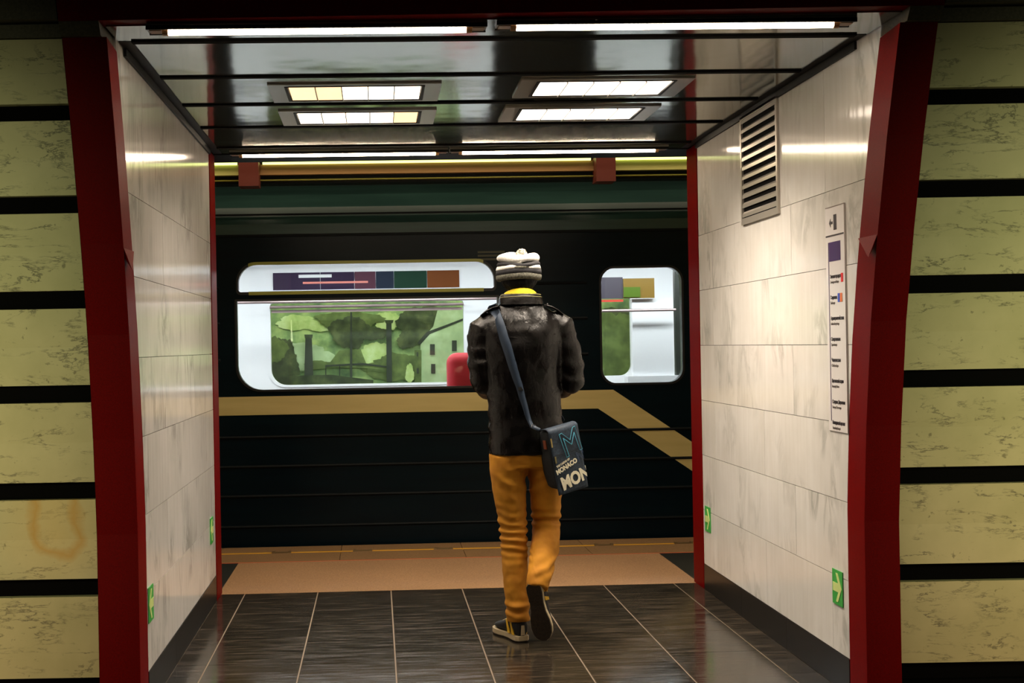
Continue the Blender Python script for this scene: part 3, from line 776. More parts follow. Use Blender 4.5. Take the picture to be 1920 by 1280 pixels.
def blob(cx, cy_, rx, ry, m, name, seed=0, n=84, am=.16):
    rnd = random.Random(seed); ph = [rnd.uniform(0, 6.28) for _ in range(4)]
    pts = []
    for i in range(n):
        t = 2 * math.pi * i / n
        k = 1 + am * (math.sin(3 * t + ph[0]) * .5 + math.sin(5 * t + ph[1]) * .35 + math.sin(9 * t + ph[2]) * .25 + math.sin(17 * t + ph[3]) * .22 + math.sin(31 * t + ph[1]) * .15)
        pts.append((cx + rx * k * math.cos(t), cy_ + ry * k * math.sin(t)))
    mpoly(pts, m, name)
MB().box(-2.6, 3.6, -.0015, .028, -1.2, 1.1).build('mural_panel', M_mbg, mu)
blob(560, 605, 42, 14, M_mlt, 'bright_patch', 1); blob(600, 612, 22, 10, M_mlt, 'bright_patch', 2)
blob(560, 668, 62, 26, M_mpale, 'bright_patch', 4); blob(704, 668, 34, 26, M_mlt, 'bright_patch', 6)
blob(728, 602, 26, 17, M_mlt, 'bright_patch', 7); blob(850, 596, 26, 12, M_mlt, 'bright_patch', 8)
blob(745, 690, 60, 26, M_mol, 'bush', 20)
blob(655, 600, 62, 16, M_mol, 'foliage', 9); blob(655, 622, 36, 30, M_mdk, 'foliage', 10); blob(700, 625, 30, 12, M_mdk, 'foliage', 11)
blob(785, 610, 40, 34, M_mdk, 'foliage', 12); blob(815, 590, 40, 16, M_mdk, 'foliage', 13); blob(762, 638, 18, 16, M_mdk, 'foliage', 14)
blob(530, 680, 30, 44, M_mdk, 'bush', 15); blob(515, 655, 24, 24, M_mol, 'bush', 16)
blob(600, 684, 30, 8, M_mol, 'bush', 18)
mpoly([(612, 688), (636, 657), (676, 654), (690, 690)], M_mol, 'roof')
mpoly([(610, 686), (612, 686), (612, 704), (610, 704)], M_mln, 'rail'); mpoly([(636, 682), (638, 682), (638, 712), (636, 712)], M_mln, 'rail'); mpoly([(610, 684), (680, 680), (725, 686), (725, 689), (680, 684), (610, 687)], M_mln, 'rail')
mpoly([(820, 582), (880, 575), (890, 718), (790, 718), (788, 640), (812, 612)], M_mpale, 'building')
mpoly([(782, 643), (800, 622), (836, 609), (875, 594), (875, 598), (838, 613), (806, 626), (788, 646)], M_mln, 'eave')
mpoly([(777, 656), (790, 656), (790, 716), (777, 716)], M_mol, 'column')
for (a, b, c, d) in ((806, 645, 815, 665), (847, 638, 856, 658), (808, 682, 816, 700), (848, 680, 856, 700), (781, 660, 784, 668), (781, 690, 785, 700)):
    mpoly([(a, b), (c, b), (c, d), (a, d)], M_mln, 'window')
blob(768, 700, 8, 18, M_mlt, 'bush', 31)
mpoly([(573, 632), (585, 632), (588, 706), (571, 706)], M_mln, 'pillar'); mpoly([(571, 627), (587, 627), (586, 634), (572, 634)], M_mdk, 'pillar_cap')
mpoly([(724, 605), (734, 605), (735, 716), (725, 716)], M_mln, 'post'); mpoly([(721, 600), (738, 600), (736, 606), (723, 606)], M_mdk, 'post_cap')
mpoly([(657, 585), (660, 585), (661, 718), (656, 718)], M_mln, 'post')
mpoly([(500, 706), (620, 702), (700, 712), (700, 722), (500, 722)], M_mdk, 'path_edge')
mpoly([(1140, 605), (1150, 605), (1151, 700), (1140, 700)], M_mln, 'post'); mpoly([(1160, 612), (1172, 612), (1173, 700), (1160, 700)], M_mln, 'post')
blob(1160, 700, 40, 20, M_mdk, 'bush', 33); blob(1150, 590, 36, 14, M_mdk, 'foliage', 35); blob(1150, 650, 50, 70, M_mol, 'foliage', 36)

# ================================================================ PERSON
PO = Vector((.63, 5.92, 0))
person = tag(empty('person', PO), 'person seen from behind in black leather jacket and mustard trousers, walking', 'person')
nz = lambda p, s, o=0: noise.noise(Vector((p.x * s + o, p.y * s, p.z * s)))

def b_leather(nt, b):
    v = coords(nt, rnd=False)
    bump(nt, b, noise_n(nt, coords(nt, (1, 1, .45), (0, R(20), 0), rnd=False), 26, 7, .65, .6), .6, .008)
    rr = ramp(nt, noise_n(nt, v, 14, 4), [(.35, (.20, .20, .20)), (.65, (.36, .36, .36))]).outputs[0]
    nt.links.new(rr, b.inputs['Roughness'])
M_leather = mat('black_leather', (.0025, .002, .002), .35, spec=.34, build=b_leather)
def b_cloth(nt, b):
    v = coords(nt, rnd=False)
    c = ramp(nt, noise_n(nt, v, 9, 4), [(.3, (.46, .175, .007)), (.7, (.64, .28, .013))]).outputs[0]
    nt.links.new(c, b.inputs['Base Color']); bump(nt, b, noise_n(nt, v, 300, 2), .2, .001)
M_trou = mat('mustard_cotton', rough=.8, build=b_cloth)
M_skin = mat('skin', (.55, .33, .23), .5)
M_hair = mat('black_hair', (.0025, .002, .002), .6, spec=.15)
def b_knit(lo, hi):
    def f(nt, b):
        v = coords(nt, (1, 1, 1), rnd=False)
        c = ramp(nt, noise_n(nt, v, 120, 3), [(.35, lo), (.65, hi)]).outputs[0]
        nt.links.new(c, b.inputs['Base Color']); bump(nt, b, noise_n(nt, v, 160, 2), .4, .003)
    return f
M_kw = mat('white_knit', rough=.9, build=b_knit((.72, .70, .66), (.93, .92, .89)))
M_kb = mat('black_knit', rough=.9, build=b_knit((.004, .004, .006), (.012, .011, .014)))
M_kg = mat('grey_knit', rough=.9, build=b_knit((.05, .05, .036), (.15, .145, .115)))
M_kp = mat('mottled_knit', rough=.95, build=b_knit((.06, .055, .03), (.50, .48, .40)))
M_yc = mat('yellow_cotton', (.85, .66, .01), .7)

def ellring(cx, cy_, z, rx, ry, n=28, pw=1.0):
    out = []
    for k in range(n):
        t = 2 * math.pi * k / n; c, s = math.cos(t), math.sin(t)
        out.append((cx + rx * math.copysign(abs(c) ** pw, c), cy_ + ry * math.copysign(abs(s) ** pw, s), z))
    return out

# --- body: one continuous surface
b = MB()
b.loft([ellring(.058, 0, .84, .13, .09), ellring(.058, 0, .95, .14, .095), ellring(.052, 0, 1.10, .12, .085), ellring(.05, 0, 1.25, .135, .095), ellring(.046, 0, 1.38, .15, .10), ellring(.045, 0, 1.46, .145, .08), ellring(.044, 0, 1.52, .07, .06)])
b.tube([(.044, .0, 1.48), (.043, .012, 1.60), (.042, .02, 1.66)], [.060, .052, .052])
b.ball((.04, .03, 1.695), (.074, .094, .105), 20, 14)                      # cranium
b.ball((.04, .075, 1.645), (.050, .048, .062), 16, 10)                     # jaw
b.tube([(.04, .118, 1.705), (.04, .140, 1.668), (.04, .128, 1.662)], [.008, .014, .010], 10)   # nose
b.ball((.04, .116, 1.632), (.022, .012, .007), 10, 6)                      # lips
for s in (-1, 1):
    b.ball((.04 + s * .074, .025, 1.675), (.010, .017, .030), 10, 8)       # ears
    b.tube([(.04 + s * .045, .108, 1.712), (.04 + s * .016, .122, 1.712)], [.006, .007], 8)     # brows
armL = [(-.125, 0, 1.455), (-.142, .0, 1.34), (-.145, .0, 1.20), (-.10, .13, 1.165), (-.05, .245, 1.15)]
armR = [(.215, 0, 1.455), (.245, -.005, 1.34), (.275, -.01, 1.195), (.215, .12, 1.165), (.14, .245, 1.15)]
for arm in (armL, armR): b.tube(arm, [.052, .044, .038, .034, .026], 14)
def hand(wrist, side):   # relaxed curled hand in front of the belly
    x, y, z = wrist; s = side
    b.tube([(x, y - .02, z), (x - s * .008, y + .035, z - .004), (x - s * .018, y + .085, z - .010)], [(.026, .020), (.036, .016), (.036, .014)], 12)
    for i, ln in enumerate((.062, .072, .068, .052)):
        bx = x - s * .018 + (i - 1.5) * .020
        b.tube([(bx, y + .07, z - .010), (bx - s * .003, y + .07 + ln * .55, z - .014), (bx - s * .008, y + .07 + ln * .95, z - .032), (bx - s * .012, y + .07 + ln * .85, z - .056)], [.0095, .009, .0085, .0075], 8)
    b.tube([(x - s * .022, y + .015, z), (x - s * .052, y + .048, z + .006), (x - s * .056, y + .082, z + .002), (x - s * .044, y + .105, z - .008)], [.012, .0105, .0095, .008], 8)
hand(armL[-1], -1); hand(armR[-1], 1)
legL = [(-.01, 0, .88), (-.027, .01, .74), (-.007, .03, .52), (-.002, .01, .30), (.006, -.005, .09)]
legR = [(.125, 0, .88), (.150, .03, .68), (.150, .07, .53), (.118, -.04, .42), (.078, -.145, .318)]
b.tube(legL, [.085, .070, .050, .046, .036], 14); b.tube(legR, [.085, .065, .050, .046, .036], 14)
b.tube([(.006, -.01, .085), (-.01, .06, .055), (-.035, .15, .035)], [.036, .034, .026], 12)
b.tube([(.078, -.145, .318), (.083, -.125, .20), (.098, -.115, .09)], [.036, .032, .026], 12)
me = remesh(b.mesh('body'), .0052, 4, .5)
link('body', me, M_skin, person, True)
for s in (-1, 1):
    MB().ball((.04 + s * .030, .113, 1.698), .0125, 12, 8).build('eye', mat('eye_white', (.7, .68, .65), .2), person, True)
    MB().ball((.04 + s * .030, .1225, 1.698), (.0055, .0035, .0055), 10, 6).build('iris', mat('iris', (.06, .03, .015), .2), person, True)
# hair under the hat and at the nape
hb = MB(); hb.ball((.04, .012, 1.69), (.091, .099, .084), 20, 14); hb.ball((.042, -.045, 1.648), (.064, .036, .034), 16, 10)
hm = remesh(hb.mesh('hair'), .005, 3); displace(hm, lambda p, n: .0025 * nz(Vector((p.x * 4, p.y * 4, p.z)), 22))
# keep hair off the face
bm = bmesh.new(); bm.from_mesh(hm); bmesh.ops.delete(bm, geom=[v for v in bm.verts if v.co.y > .085 and v.co.z < 1.735], context='VERTS'); bm.to_mesh(hm); bm.free()
link('hair', hm, M_hair, person, True)

# --- jacket
j = MB()
T = [(.862, .058, .0, .172, .120), (.93, .062, .0, .180, .125), (1.02, .056, .0, .172, .120), (1.12, .052, .0, .168, .118), (1.25, .048, 0, .176, .124), (1.36, .046, -.003, .186, .128),
     (1.43, .046, -.004, .192, .120), (1.48, .046, -.002, .182, .105), (1.52, .046, 0, .145, .088), (1.55, .045, 0, .100, .078), (1.575, .044, 0, .080, .070)]
j.loft([ellring(cx, cy_, z, rx, ry, 32, .86) for z, cx, cy_, rx, ry in T])
AL = [(-.085, 0, 1.475), (-.135, -.002, 1.44), (-.146, .0, 1.36), (-.150, .0, 1.27), (-.142, .005, 1.195), (-.115, .07, 1.168), (-.085, .15, 1.158), (-.055, .225, 1.152)]
AR = [(.175, 0, 1.475), (.225, -.002, 1.445), (.252, .0, 1.36), (.272, -.002, 1.27), (.275, .0, 1.195), (.245, .07, 1.168), (.195, .15, 1.158), (.150, .225, 1.152)]
for A in (AL, AR): j.tube(A, [.060, .070, .064, .062, .056, .052, .048, .042], 18)
for A in (AL, AR): j.ball(A[4], .057)
jm = remesh(j.mesh('jacket'), .0075, 3, .5)
def jd(p, n):
    d = .0
    # drape folds: long diagonal creases on back, denser at the arms
    q = Vector((p.x + .30 * p.z, p.y, p.z * .40))
    r1 = 1 - abs(nz(q, 9, 3)) * 2; r2 = 1 - abs(nz(Vector((p.x - .55 * p.z, p.y, p.z * .5)), 12, 9)) * 2
    d += .0062 * (r1 - .6) + .0024 * (r2 - .6)
    arm = ss(.10, .125, -p.x) if p.x < 0 else ss(.205, .235, p.x)
    d += arm * .0028 * math.sin(p.z * 85 + 3 * nz(p, 9)) * (1 if p.z < 1.42 else 0)
    wst = math.exp(-((p.z - 1.03) / .035) ** 2); d += -.004 * wst
    if p.z < .875: d *= .4
    return d
displace(jm, jd)
jk = link('jacket', jm, M_leather, person, True); jk['label'] = 'black creased leather jacket'
# stand-up collar
def collar_ring(cx, cy_, z, rx, ry, th, n=36):
    return ellring(cx, cy_, z, rx, ry, n), ellring(cx, cy_, z, rx - th, ry - th, n)
cr = [(1.553, .105, .092), (1.565, .103, .090), (1.580, .100, .087), (1.592, .095, .083), (1.602, .090, .078), (1.604, .082, .072), (1.59, .080, .070), (1.56, .082, .07)]
mb = MB(); mb.loft([[(x, y, zz + (-.012 if y > .02 else 0)) for x, y, zz in ellring(.043, -.004, z, rx, ry, 36)] for z, rx, ry in cr], False)
cm = mb.mesh('collar'); displace(cm, lambda p, n: .004 * nz(p, 40)); co = link('collar', cm, M_leather, jk, True)
for z, rx, ry in ((1.5855, .0985, .0855), (1.597, .094, .0815)):
    pts = [(.043 + rx * math.cos(t), -.004 + ry * math.sin(t), z + .003 * math.cos((t + math.pi / 2))) for t in np.linspace(R(190), R(350), 24)]
    MB().tube(pts, .0018, 6).build('piping', mat('tan_piping', (.22, .19, .07), .5), jk)
# epaulettes, centre seam, hem
def torso_y(x, z):
    i = max(0, min(len(T) - 2, sum(1 for t in T if t[0] <= z) - 1)); a, c = T[i], T[i + 1]; k = max(0, min(1, (z - a[0]) / (c[0] - a[0])))
    cx, cy_, rx, ry = [a[q] + (c[q] - a[q]) * k for q in (1, 2, 3, 4)]
    u = max(-1, min(1, (x - cx) / (rx * 1.0)))
    return cy_ - ry * (1 - abs(u) ** 2.3) ** (1 / 2.3)
for s in (-1, 1):
    c0 = .045
    pts = [(c0 + s * .105, -.035, 1.548), (c0 + s * .135, -.032, 1.540), (c0 + s * .165, -.030, 1.524), (c0 + s * .190, -.028, 1.504)]
    MB().tube(pts, [(.005, .022), (.005, .023), (.005, .021), (.004, .016)], 12, flat=(0, 0, 1)).build('epaulette', M_leather, jk, True)
    MB().ball((c0 + s * .118, -.040, 1.5515), .005, 8, 6).build('button', M_rubber, jk, True)
MB().tube([(.044, torso_y(.044, z) + .0005, z) for z in np.linspace(1.53, 1.40, 8)], .0022, 6).build('seam', M_leather, jk)
pts = [(.046 + .15 * math.cos(t), 0, 0) for t in ()]
MB().tube([(x, torso_y(x, 1.40 + .015 * ((x - .045) / .15) ** 2) + .0008, 1.40 + .015 * ((x - .045) / .15) ** 2) for x in np.linspace(-.10, .19, 18)], .0022, 6).build('seam', M_leather, jk)
# yellow shirt collar
mb = MB(); mb.loft([[(x, y, z + (.016 * (1 - ((x - .043) / .07) ** 2) * dz if y < 0 else 0)) for x, y, _ in ellring(.043, -.006, z, rx, ry, 32)] for z, rx, ry, dz in ((1.565, .080, .074, 0), (1.592, .080, .076, .3), (1.607, .076, .074, 1.0), (1.612, .066, .066, 1.1), (1.600, .055, .05, 1))], False)
o = mb.build('shirt_collar', M_yc, person, True); o['label'] = 'bright yellow collar showing above the jacket'

# --- trousers
t = MB()
t.loft([ellring(.058, 0, .80, .165, .105), ellring(.058, 0, .86, .168, .112), ellring(.057, 0, .93, .160, .11), ellring(.056, 0, .98, .14, .10)])
t.tube([(-.024, .0, .86), (-.026, .004, .80), (-.027, .008, .74), (-.018, .018, .64), (-.007, .030, .53), (-.004, .022, .42), (-.002, .008, .30), (.003, -.002, .18), (.006, -.006, .088)],
       [(.090, .100), (.087, .098), (.082, .090), (.073, .080), (.064, .072), (.0615, .070), (.059, .064), (.056, .060), (.054, .060)], 24)
t.tube([(.144, .0, .86), (.147, .008, .80), (.150, .022, .72), (.151, .045, .62), (.152, .066, .535), (.148, .030, .475), (.132, -.03, .425), (.108, -.100, .365), (.086, -.155, .310), (.076, -.178, .268)],
       [(.090, .100), (.086, .096), (.079, .088), (.071, .078), (.066, .074), (.066, .072), (.066, .068), (.060, .060), (.054, .056), (.049, .048)], 24)
tm = remesh(t.mesh('trousers'), .0062, 3, .5)
def td(p, n):
    d = .003 * nz(p, 16, 5) + .0015 * nz(p, 40)
    if p.x < .065:
        kf = math.exp(-((p.z - .49) / .085) ** 2); d += .0058 * kf * math.sin(p.z * 165 + 2.2 * nz(p, 11) + p.x * 14)
        af = math.exp(-((p.z - .15) / .05) ** 2); d += .0050 * af * math.sin(p.z * 120 + 2.5 * nz(p, 13) + p.x * 25)
        d += .003 * math.exp(-((p.z - .74) / .07) ** 2) * math.sin(p.z * 80 + p.x * 40 + 2 * nz(p, 8))
    else:
        kf = math.exp(-((p.z - .555) / .04) ** 2); d += .006 * kf * math.sin(p.z * 150 + 2.2 * nz(p, 11) - p.x * 14)
        d += .004 * math.exp(-((p.z - .36) / .05) ** 2) * math.sin(p.z * 110 - p.x * 60 + 2 * nz(p, 12))
        d += .003 * math.exp(-((p.z - .72) / .07) ** 2) * math.sin(p.z * 80 - p.x * 40 + 2 * nz(p, 8))
    return d
displace(tm, td)
to_ = link('trousers', tm, M_trou, person, True); to_['label'] = 'mustard yellow cotton trousers creased at the knees'

# --- hat
HX, HY = .038, .010
hat = empty('hat'); hat.parent = person; hat['label'] = 'slouched white, black and grey striped knit hat with pompom'
def hatband(name, m, prof, sag=0, wob=0, seed=0, tilt=0):
    rings = []
    for z, rx, ry in prof:
        r = []
        for k in range(48):
            th = 2 * math.pi * k / 48; c, s_ = math.cos(th), math.sin(th)
            back = max(0, -s_)
            k2 = 1 + wob * (math.sin(3 * th + seed) * .5 + math.sin(5 * th + 2 * seed) * .5)
            r.append((HX + rx * k2 * c, HY + ry * k2 * s_, z - sag * back * (1 - c * c * .9) + tilt * c + wob * .05 * math.sin(4 * th + seed)))
        rings.append(r)
    return MB().loft(rings).build(name, m, hat, True)
hatband('cuff', M_kg, [(1.664, .090, .100), (1.666, .102, .113), (1.676, .106, .117), (1.688, .106, .117), (1.694, .101, .112), (1.698, .06, .07)], -.006, .01, 1, .001)
hatband('black_stripe', M_kb, [(1.688, .09, .10), (1.691, .105, .116), (1.701, .106, .117), (1.712, .105, .116), (1.714, .06, .07)], -.004, .01, 2, .002)
hatband('white_stripe', M_kw, [(1.712, .09, .10), (1.715, .105, .115), (1.724, .103, .113), (1.733, .099, .110), (1.737, .09, .10), (1.738, .05, .06)], -.003, .02, 3, .002)
hatband('grey_fold', M_kg, [(1.718, .08, .09), (1.719, .092, .1165), (1.727, .088, .1155), (1.733, .082, .109), (1.734, .05, .06)], .002, .015, 5, 0)
hatband('black_stripe', M_kb, [(1.733, .08, .09), (1.735, .1005, .114), (1.744, .1005, .114), (1.752, .095, .108), (1.753, .05, .06)], .012, .02, 4, .001)
# rolled white crown: a torus that sags at the back
rings = []
for a in np.linspace(0, 2 * math.pi, 49)[:-1]:
    pass
nT, nt_ = 56, 14; vs = []; fs = []
for i in range(nT):
    th = 2 * math.pi * i / nT; c, s_ = math.cos(th), math.sin(th); back = max(0, -s_)
    Rx, Ry = .075 + .003 * math.sin(3 * th), .080
    rr = .0225 + .003 * math.sin(2 * th + 1) ; rz = .020 + .003 * math.sin(3 * th + 2)
    zc = 1.770 - .009 * back ** 2 + .010 * max(0, s_) + .002 * math.sin(4 * th)
    for k in range(nt_):
        ph = 2 * math.pi * k / nt_
        vs.append((HX + (Rx + rr * math.cos(ph)) * c, HY + (Ry + rr * math.cos(ph)) * s_, zc + rz * math.sin(ph)))
for i in range(nT):
    for k in range(nt_): fs.append((i * nt_ + k, ((i + 1) % nT) * nt_ + k, ((i + 1) % nT) * nt_ + (k + 1) % nt_, i * nt_ + (k + 1) % nt_))
MB().poly(vs, fs).build('crown_roll', M_kw, hat, True)
hatband('crown_top', M_kb, [(1.745, .06, .06), (1.757, .062, .066), (1.770, .055, .058), (1.777, .03, .03), (1.778, .01, .01)], 0, .03, 2)
for a in (200, 232, 150, 120):   # white ribs in the black hollow
    c, s_ = math.cos(R(a)), math.sin(R(a))
    MB().tube([(HX + .056 * c, HY + .060 * s_, 1.773), (HX + .036 * c, HY + .038 * s_, 1.783), (HX + .015 * c, HY + .015 * s_, 1.786)], [.006, .008, .006], 8).build('white_rib', M_kw, hat, True)
mb = MB().ball((.050, -.026, 1.786), (.026, .026, .024), 40, 28); pm = mb.mesh('pompom')
displace(pm, lambda p, n: .0035 * nz(p, 130) + .003 * nz(p, 60)); link('pompom', pm, M_kp, hat, True)

# --- shoes
M_sole = mat('dark_sole', rough=.6, build=b_gran((.018, .012, .006), (.05, .032, .016)))
M_mids = mat('cream_midsole', (.52, .42, .26), .5)
M_canvas = mat('black_canvas', (.008, .008, .010), .7)
M_yelc = mat('yellow_canvas', (.75, .45, .02), .6)
SO = [(0, .026), (.012, .032), (.04, .034), (.09, .030), (.13, .033), (.17, .043), (.205, .046), (.235, .042), (.258, .030), (.270, .012)]
def sole_outline(off=0):
    L_ = [(-(w_ + off) , y) for y, w_ in SO]; Rr = [((w_ + off), y) for y, w_ in reversed(SO)]
    L_[0] = (L_[0][0] + .006, L_[0][1] - off); L_[-1] = (L_[-1][0], L_[-1][1] + off)
    Rr[0] = (Rr[0][0], Rr[0][1] + off); Rr[-1] = (Rr[-1][0] - .006, Rr[-1][1] - off)
    return L_ + Rr
def shoe(matrix, label):
    s = empty('shoe'); s.parent = person; s.matrix_local = matrix; s['label'] = label
    MB().prism(sole_outline(.0005), 0, .006, 'z').build('outsole', M_sole, s, bevel=0)
    for i in range(9):
        y = .02 + i * .028; w_ = float(np.interp(y, [a for a, b_ in SO], [b_ for a, b_ in SO])) - .012
        MB().box(-w_, w_, y, y + .008, -.0015, -.0001).build('tread', M_sole, s)
    MB().prism(sole_outline(.0030), .0062, .0265, 'z').build('midsole', M_mids, s, bevel=0)
    rings = []
    for y, w_, h, zc in ((.004, .022, .030, .06), (.012, .029, .040, .065), (.04, .033, .046, .070), (.075, .033, .046, .070), (.105, .032, .036, .062), (.14, .036, .028, .054), (.18, .041, .022, .047), (.22, .038, .017, .042), (.25, .027, .012, .037), (.264, .012, .006, .032)):
        rings.append([(w_ * math.cos(a), y, max(.0262, zc + h * math.sin(a) * (1 if math.sin(a) > 0 else 1.2))) for a in np.linspace(0, 2 * math.pi, 25)[:-1]])
    u = MB().loft(rings).build('upper', M_canvas, s, True)
    for sg_ in (-1, 1):
        for (ya, yb_, za_) in ((.028, .050, .030), (.070, .090, .030)):
            MB().hexa([(sg_ * .036, ya, .030), (sg_ * .036, ya + .020, .030), (sg_ * .0345, yb_ + .022, .088), (sg_ * .0345, yb_ + .008, .088)],
                      [(sg_ * .031, ya, .030), (sg_ * .031, ya + .020, .030), (sg_ * .0295, yb_ + .022, .088), (sg_ * .0295, yb_ + .008, .088)]).build('yellow_stripe', M_yelc, s)
    MB().tube([(sx_ * .030 * 1, .012, .10) for sx_ in (-1, 1)], .002, 6).build('heel_tape', M_yelc, s)
    MB().prism([(-.010, .030), (.010, .030), (.007, .075), (-.007, .075)], -.001, .007, 'y').build('heel_strip', M_mids, s)
    for i in range(4):
        y = .11 + i * .022; z = .098 - i * .0085
        MB().tube([(-.018, y, z - .004), (0, y, z), (.018, y, z - .004)], .0022, 6).build('lace', M_mids, s)
    return s
shoe(Matrix.Translation((.022, -.055, .0018)) @ Matrix.Rotation(R(20), 4, 'Z'), 'black sneaker with yellow stripes and cream rim, flat on the floor')
# raised shoe: heel up, toe down, sole facing backwards
hl = Vector((.052, -.205, .292)); toe = Vector((.104, -.160, .030))
ydir = (toe - hl).normalized(); zdir = Vector((.42, 1, .12)); zdir = (zdir - ydir * zdir.dot(ydir)).normalized(); xdir = ydir.cross(zdir)
Mx = Matrix(((xdir.x, ydir.x, zdir.x, hl.x), (xdir.y, ydir.y, zdir.y, hl.y), (xdir.z, ydir.z, zdir.z, hl.z), (0, 0, 0, 1)))
shoe(Mx, 'sneaker on tiptoe showing its dark sole and cream rim')

# ================================================================ BAG (hangs from the person: its own thing)
bag = tag(empty('messenger_bag', PO), 'dark blue messenger bag with printed flap hanging at the walker\'s right hip', 'bag')
M_bag = mat('navy_canvas', rough=.7, build=b_gran((.008, .017, .032), (.024, .045, .075)))
M_bagd = mat('dark_canvas', rough=.7, build=b_gran((.003, .006, .008), (.009, .013, .017)))
M_strap = mat('blue_grey_strap', (.011, .026, .052), .6)
M_teal = mat('teal_print', (.05, .30, .42), .5); M_cream = mat('cream_print', (.80, .76, .58), .5); M_bluep = mat('dull_blue_print', (.03, .06, .14), .5)
M_silver = mat('silver', (.8, .8, .8), .2, 1)
BM = Matrix.Translation((.205, -.150, .992)) @ Matrix.Rotation(R(28), 4, 'Z') @ Matrix.Rotation(R(-10.5), 4, 'Y')
bo = empty('bag_body'); 
bpy.data.objects.remove(bo)
def bagpart(me, name, m, smooth=False):
    me.transform(BM); return link(name, me, m, bag, smooth)
Wd, Hh, Dp = .081, .300, .092
mb = MB()
mb.loft([[(x, y, z) for x, y in ((-w_ , .0), (w_, .0), (w_ , d_), (-w_, d_))] for z, w_, d_ in ((-.275, Wd - .012, Dp * .72), (-.262, Wd - .004, Dp * .95), (-.16, Wd, Dp * 1.12), (-.05, Wd, Dp), (-.012, Wd - .003, Dp * .82), (-.004, Wd - .010, Dp * .6))])
me = mb.mesh('pouch'); bm = bmesh.new(); bm.from_mesh(me); bmesh.ops.subdivide_edges(bm, edges=bm.edges[:], cuts=3, use_grid_fill=True); bmesh.ops.smooth_vert(bm, verts=bm.verts[:], factor=.5, use_axis_x=True, use_axis_y=True, use_axis_z=True); bm.to_mesh(me); bm.free()
displace(me, lambda p, n: .004 * nz(p, 18, 2)); bagpart(me, 'pouch', M_bagd, True)
# flap: sheet over the top and down the front
nx, nzz = 13, 26; vs = []; fs = []
def flapY(x, z):
    return -.0065 - .0030 * math.sin(math.pi * (x / Wd * .5 + .5)) + .0012 * math.sin(z * 40 + x * 30)
path = [(.055, .002), (.030, .008), (.008, .006)]   # (y, z) over the top
for i in range(nx):
    x = (-1 + 2 * i / (nx - 1)) * (Wd + .003)
    for k in range(nzz):
        if k < 3: y, z = path[k]
        else:
            z = -.004 - (Hh - .006) * (k - 3) / (nzz - 4); y = flapY(x, z)
        vs.append((x, y, z))
for i in range(nx - 1):
    for k in range(nzz - 1): fs.append((i * nzz + k, (i + 1) * nzz + k, (i + 1) * nzz + k + 1, i * nzz + k + 1))
me = MB().poly(vs, fs).mesh('flap')
bm = bmesh.new(); bm.from_mesh(me); bmesh.ops.solidify(bm, geom=bm.faces[:], thickness=.003); bm.to_mesh(me); bm.free()
bagpart(me, 'flap', M_bag, True)
TX = lambda u, v, rot=0, y=-.0135: Matrix.Translation((u, y, v)) @ Matrix.Rotation(R(90), 4, 'X') @ Matrix.Rotation(R(rot), 4, 'Z')
def clip_x(me, lim, lim0=None, axis_m=None):
    bm = bmesh.new(); bm.from_mesh(me)
    bmesh.ops.bisect_plane(bm, geom=bm.verts[:] + bm.edges[:] + bm.faces[:], plane_co=(lim, 0, 0), plane_no=(1, 0, 0), clear_outer=True)
    if lim0 is not None: bmesh.ops.bisect_plane(bm, geom=bm.verts[:] + bm.edges[:] + bm.faces[:], plane_co=(lim0, 0, 0), plane_no=(-1, 0, 0), clear_outer=True)
    bm.to_mesh(me); bm.free()
def bagtext(body, size, u, v, rot, m, name, outline=0, offset=0, sx=1, ext=.0006):
    me = text_mesh(body, size, ext, offset, outline, sx=sx); me.transform(TX(u, v, rot)); clip_x(me, Wd + .002, -Wd - .002)
    if len(me.vertices): bagpart(me, name, m)
bagtext('M', .165, .026, -.080, 11, M_teal, 'print', outline=.0016, sx=.90, offset=0)
bagtext('N', .06, .066, -.150, 11, M_bluep, 'print', outline=.0011)
bagtext('THE CASINO OF', .0135, -.036, -.158, 15, M_cream, 'print', offset=.0004, sx=.8)
bagtext('MONACO', .030, -.020, -.178, 15, M_cream, 'print', offset=.0013, sx=.92)
bagtext('MON', .080, .018, -.242, 9, M_cream, 'print', offset=.0035, sx=.86)
# seams on the flap
for v in (-.118,):
    me = MB().box(-Wd, Wd, -.0125, -.0105, v, v + .0025).mesh('flap_seam'); bagpart(me, 'flap_seam', M_bagd)
me = MB().box(-Wd + .004, -Wd + .012, -.014, -.0115, -.150, -.120).mesh('tab'); bagpart(me, 'tab', mat('olive_tab', (.15, .13, .04), .6))
me = MB().box(-Wd - .002, -Wd + .003, -.016, -.0112, -.075, -.035).mesh('tab'); bagpart(me, 'tab', mat('tan_tab', (.35, .26, .08), .6))
me = MB().box(-Wd - .006, -Wd - .001, .025, .045, -.085, -.045).mesh('side_tab'); bagpart(me, 'side_tab', mat('rust_tab', (.25, .06, .02), .6))
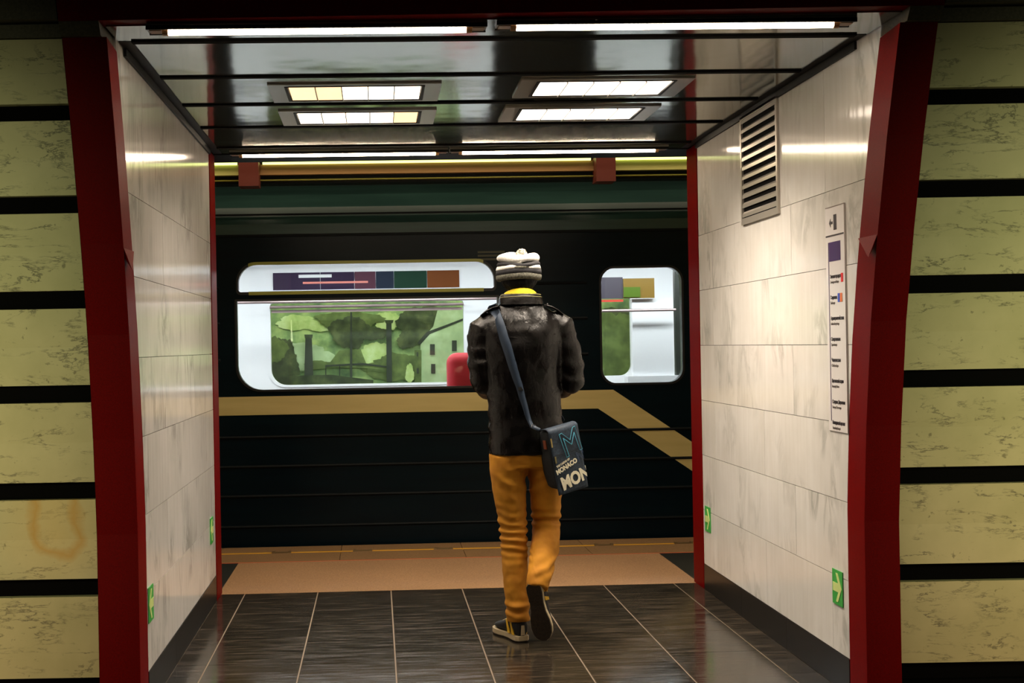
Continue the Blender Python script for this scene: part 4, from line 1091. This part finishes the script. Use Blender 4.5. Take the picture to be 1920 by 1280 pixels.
# strap: from the pouch corner over the left shoulder and down the chest
def sp(x, z, off=.017): return Vector((x, torso_y(x, z) - off, z))
back = [(-.086, 1.535), (-.074, 1.50), (-.062, 1.45), (-.050, 1.40), (-.038, 1.36), (-.024, 1.31), (-.010, 1.26), (.002, 1.22), (.016, 1.18), (.028, 1.13), (.040, 1.09), (.050, 1.05), (.060, 1.02)]
ctr = [Vector((.245, .080, 1.0)), Vector((.20, .135, 1.08)), Vector((.10, .150, 1.22)), Vector((.0, .150, 1.36)), Vector((-.06, .125, 1.45)), Vector((-.088, .070, 1.525)), Vector((-.092, .0, 1.548)), Vector((-.090, -.045, 1.555))] + [sp(x, z) for x, z in back] + [Vector((.066, -.168, 1.0)), Vector((.096, -.205, .985))]
wid = [.019] * 8 + list(np.linspace(.026, .023, 5)) + list(np.linspace(.021, .010, 8)) + [.009, .008]
vs = []; fs = []
for i, p in enumerate(ctr):
    tdir = (ctr[min(i + 1, len(ctr) - 1)] - ctr[max(i - 1, 0)]).normalized()
    c0 = Vector((.046, 0, p.z)); nrm = (p - c0)
    if 4 < i < 9: nrm = Vector((nrm.x * .3, nrm.y * .6, .12))
    nrm = (nrm - tdir * nrm.dot(tdir)).normalized(); sd = tdir.cross(nrm).normalized()
    for a, bq in ((-1, 0), (1, 0), (1, -.0025), (-1, -.0025)): vs.append(p + sd * a * wid[i] + nrm * bq)
for i in range(len(ctr) - 1):
    for k in range(4): fs.append((i * 4 + k, i * 4 + (k + 1) % 4, (i + 1) * 4 + (k + 1) % 4, (i + 1) * 4 + k))
fs.append((0, 1, 2, 3)); n4 = (len(ctr) - 1) * 4; fs.append((n4 + 3, n4 + 2, n4 + 1, n4))
MB().poly(vs, fs).build('strap', M_strap, bag, True)
p = sp(.022, 1.168, .016); MB().box(p.x - .011, p.x + .011, p.y - .003, p.y + .001, p.z - .008, p.z + .008).build('slider', M_rubber, bag)
MB().box(p.x + .004, p.x + .010, p.y - .0045, p.y - .0031, p.z - .009, p.z - .003).build('buckle', M_silver, bag)
p = Vector((.074, -.172, 1.000)); MB().tube([p + Vector((.008 * math.cos(a), 0, .008 * math.sin(a))) for a in np.linspace(0, 6.28, 13)], .0018, 6).build('ring', M_silver, bag)
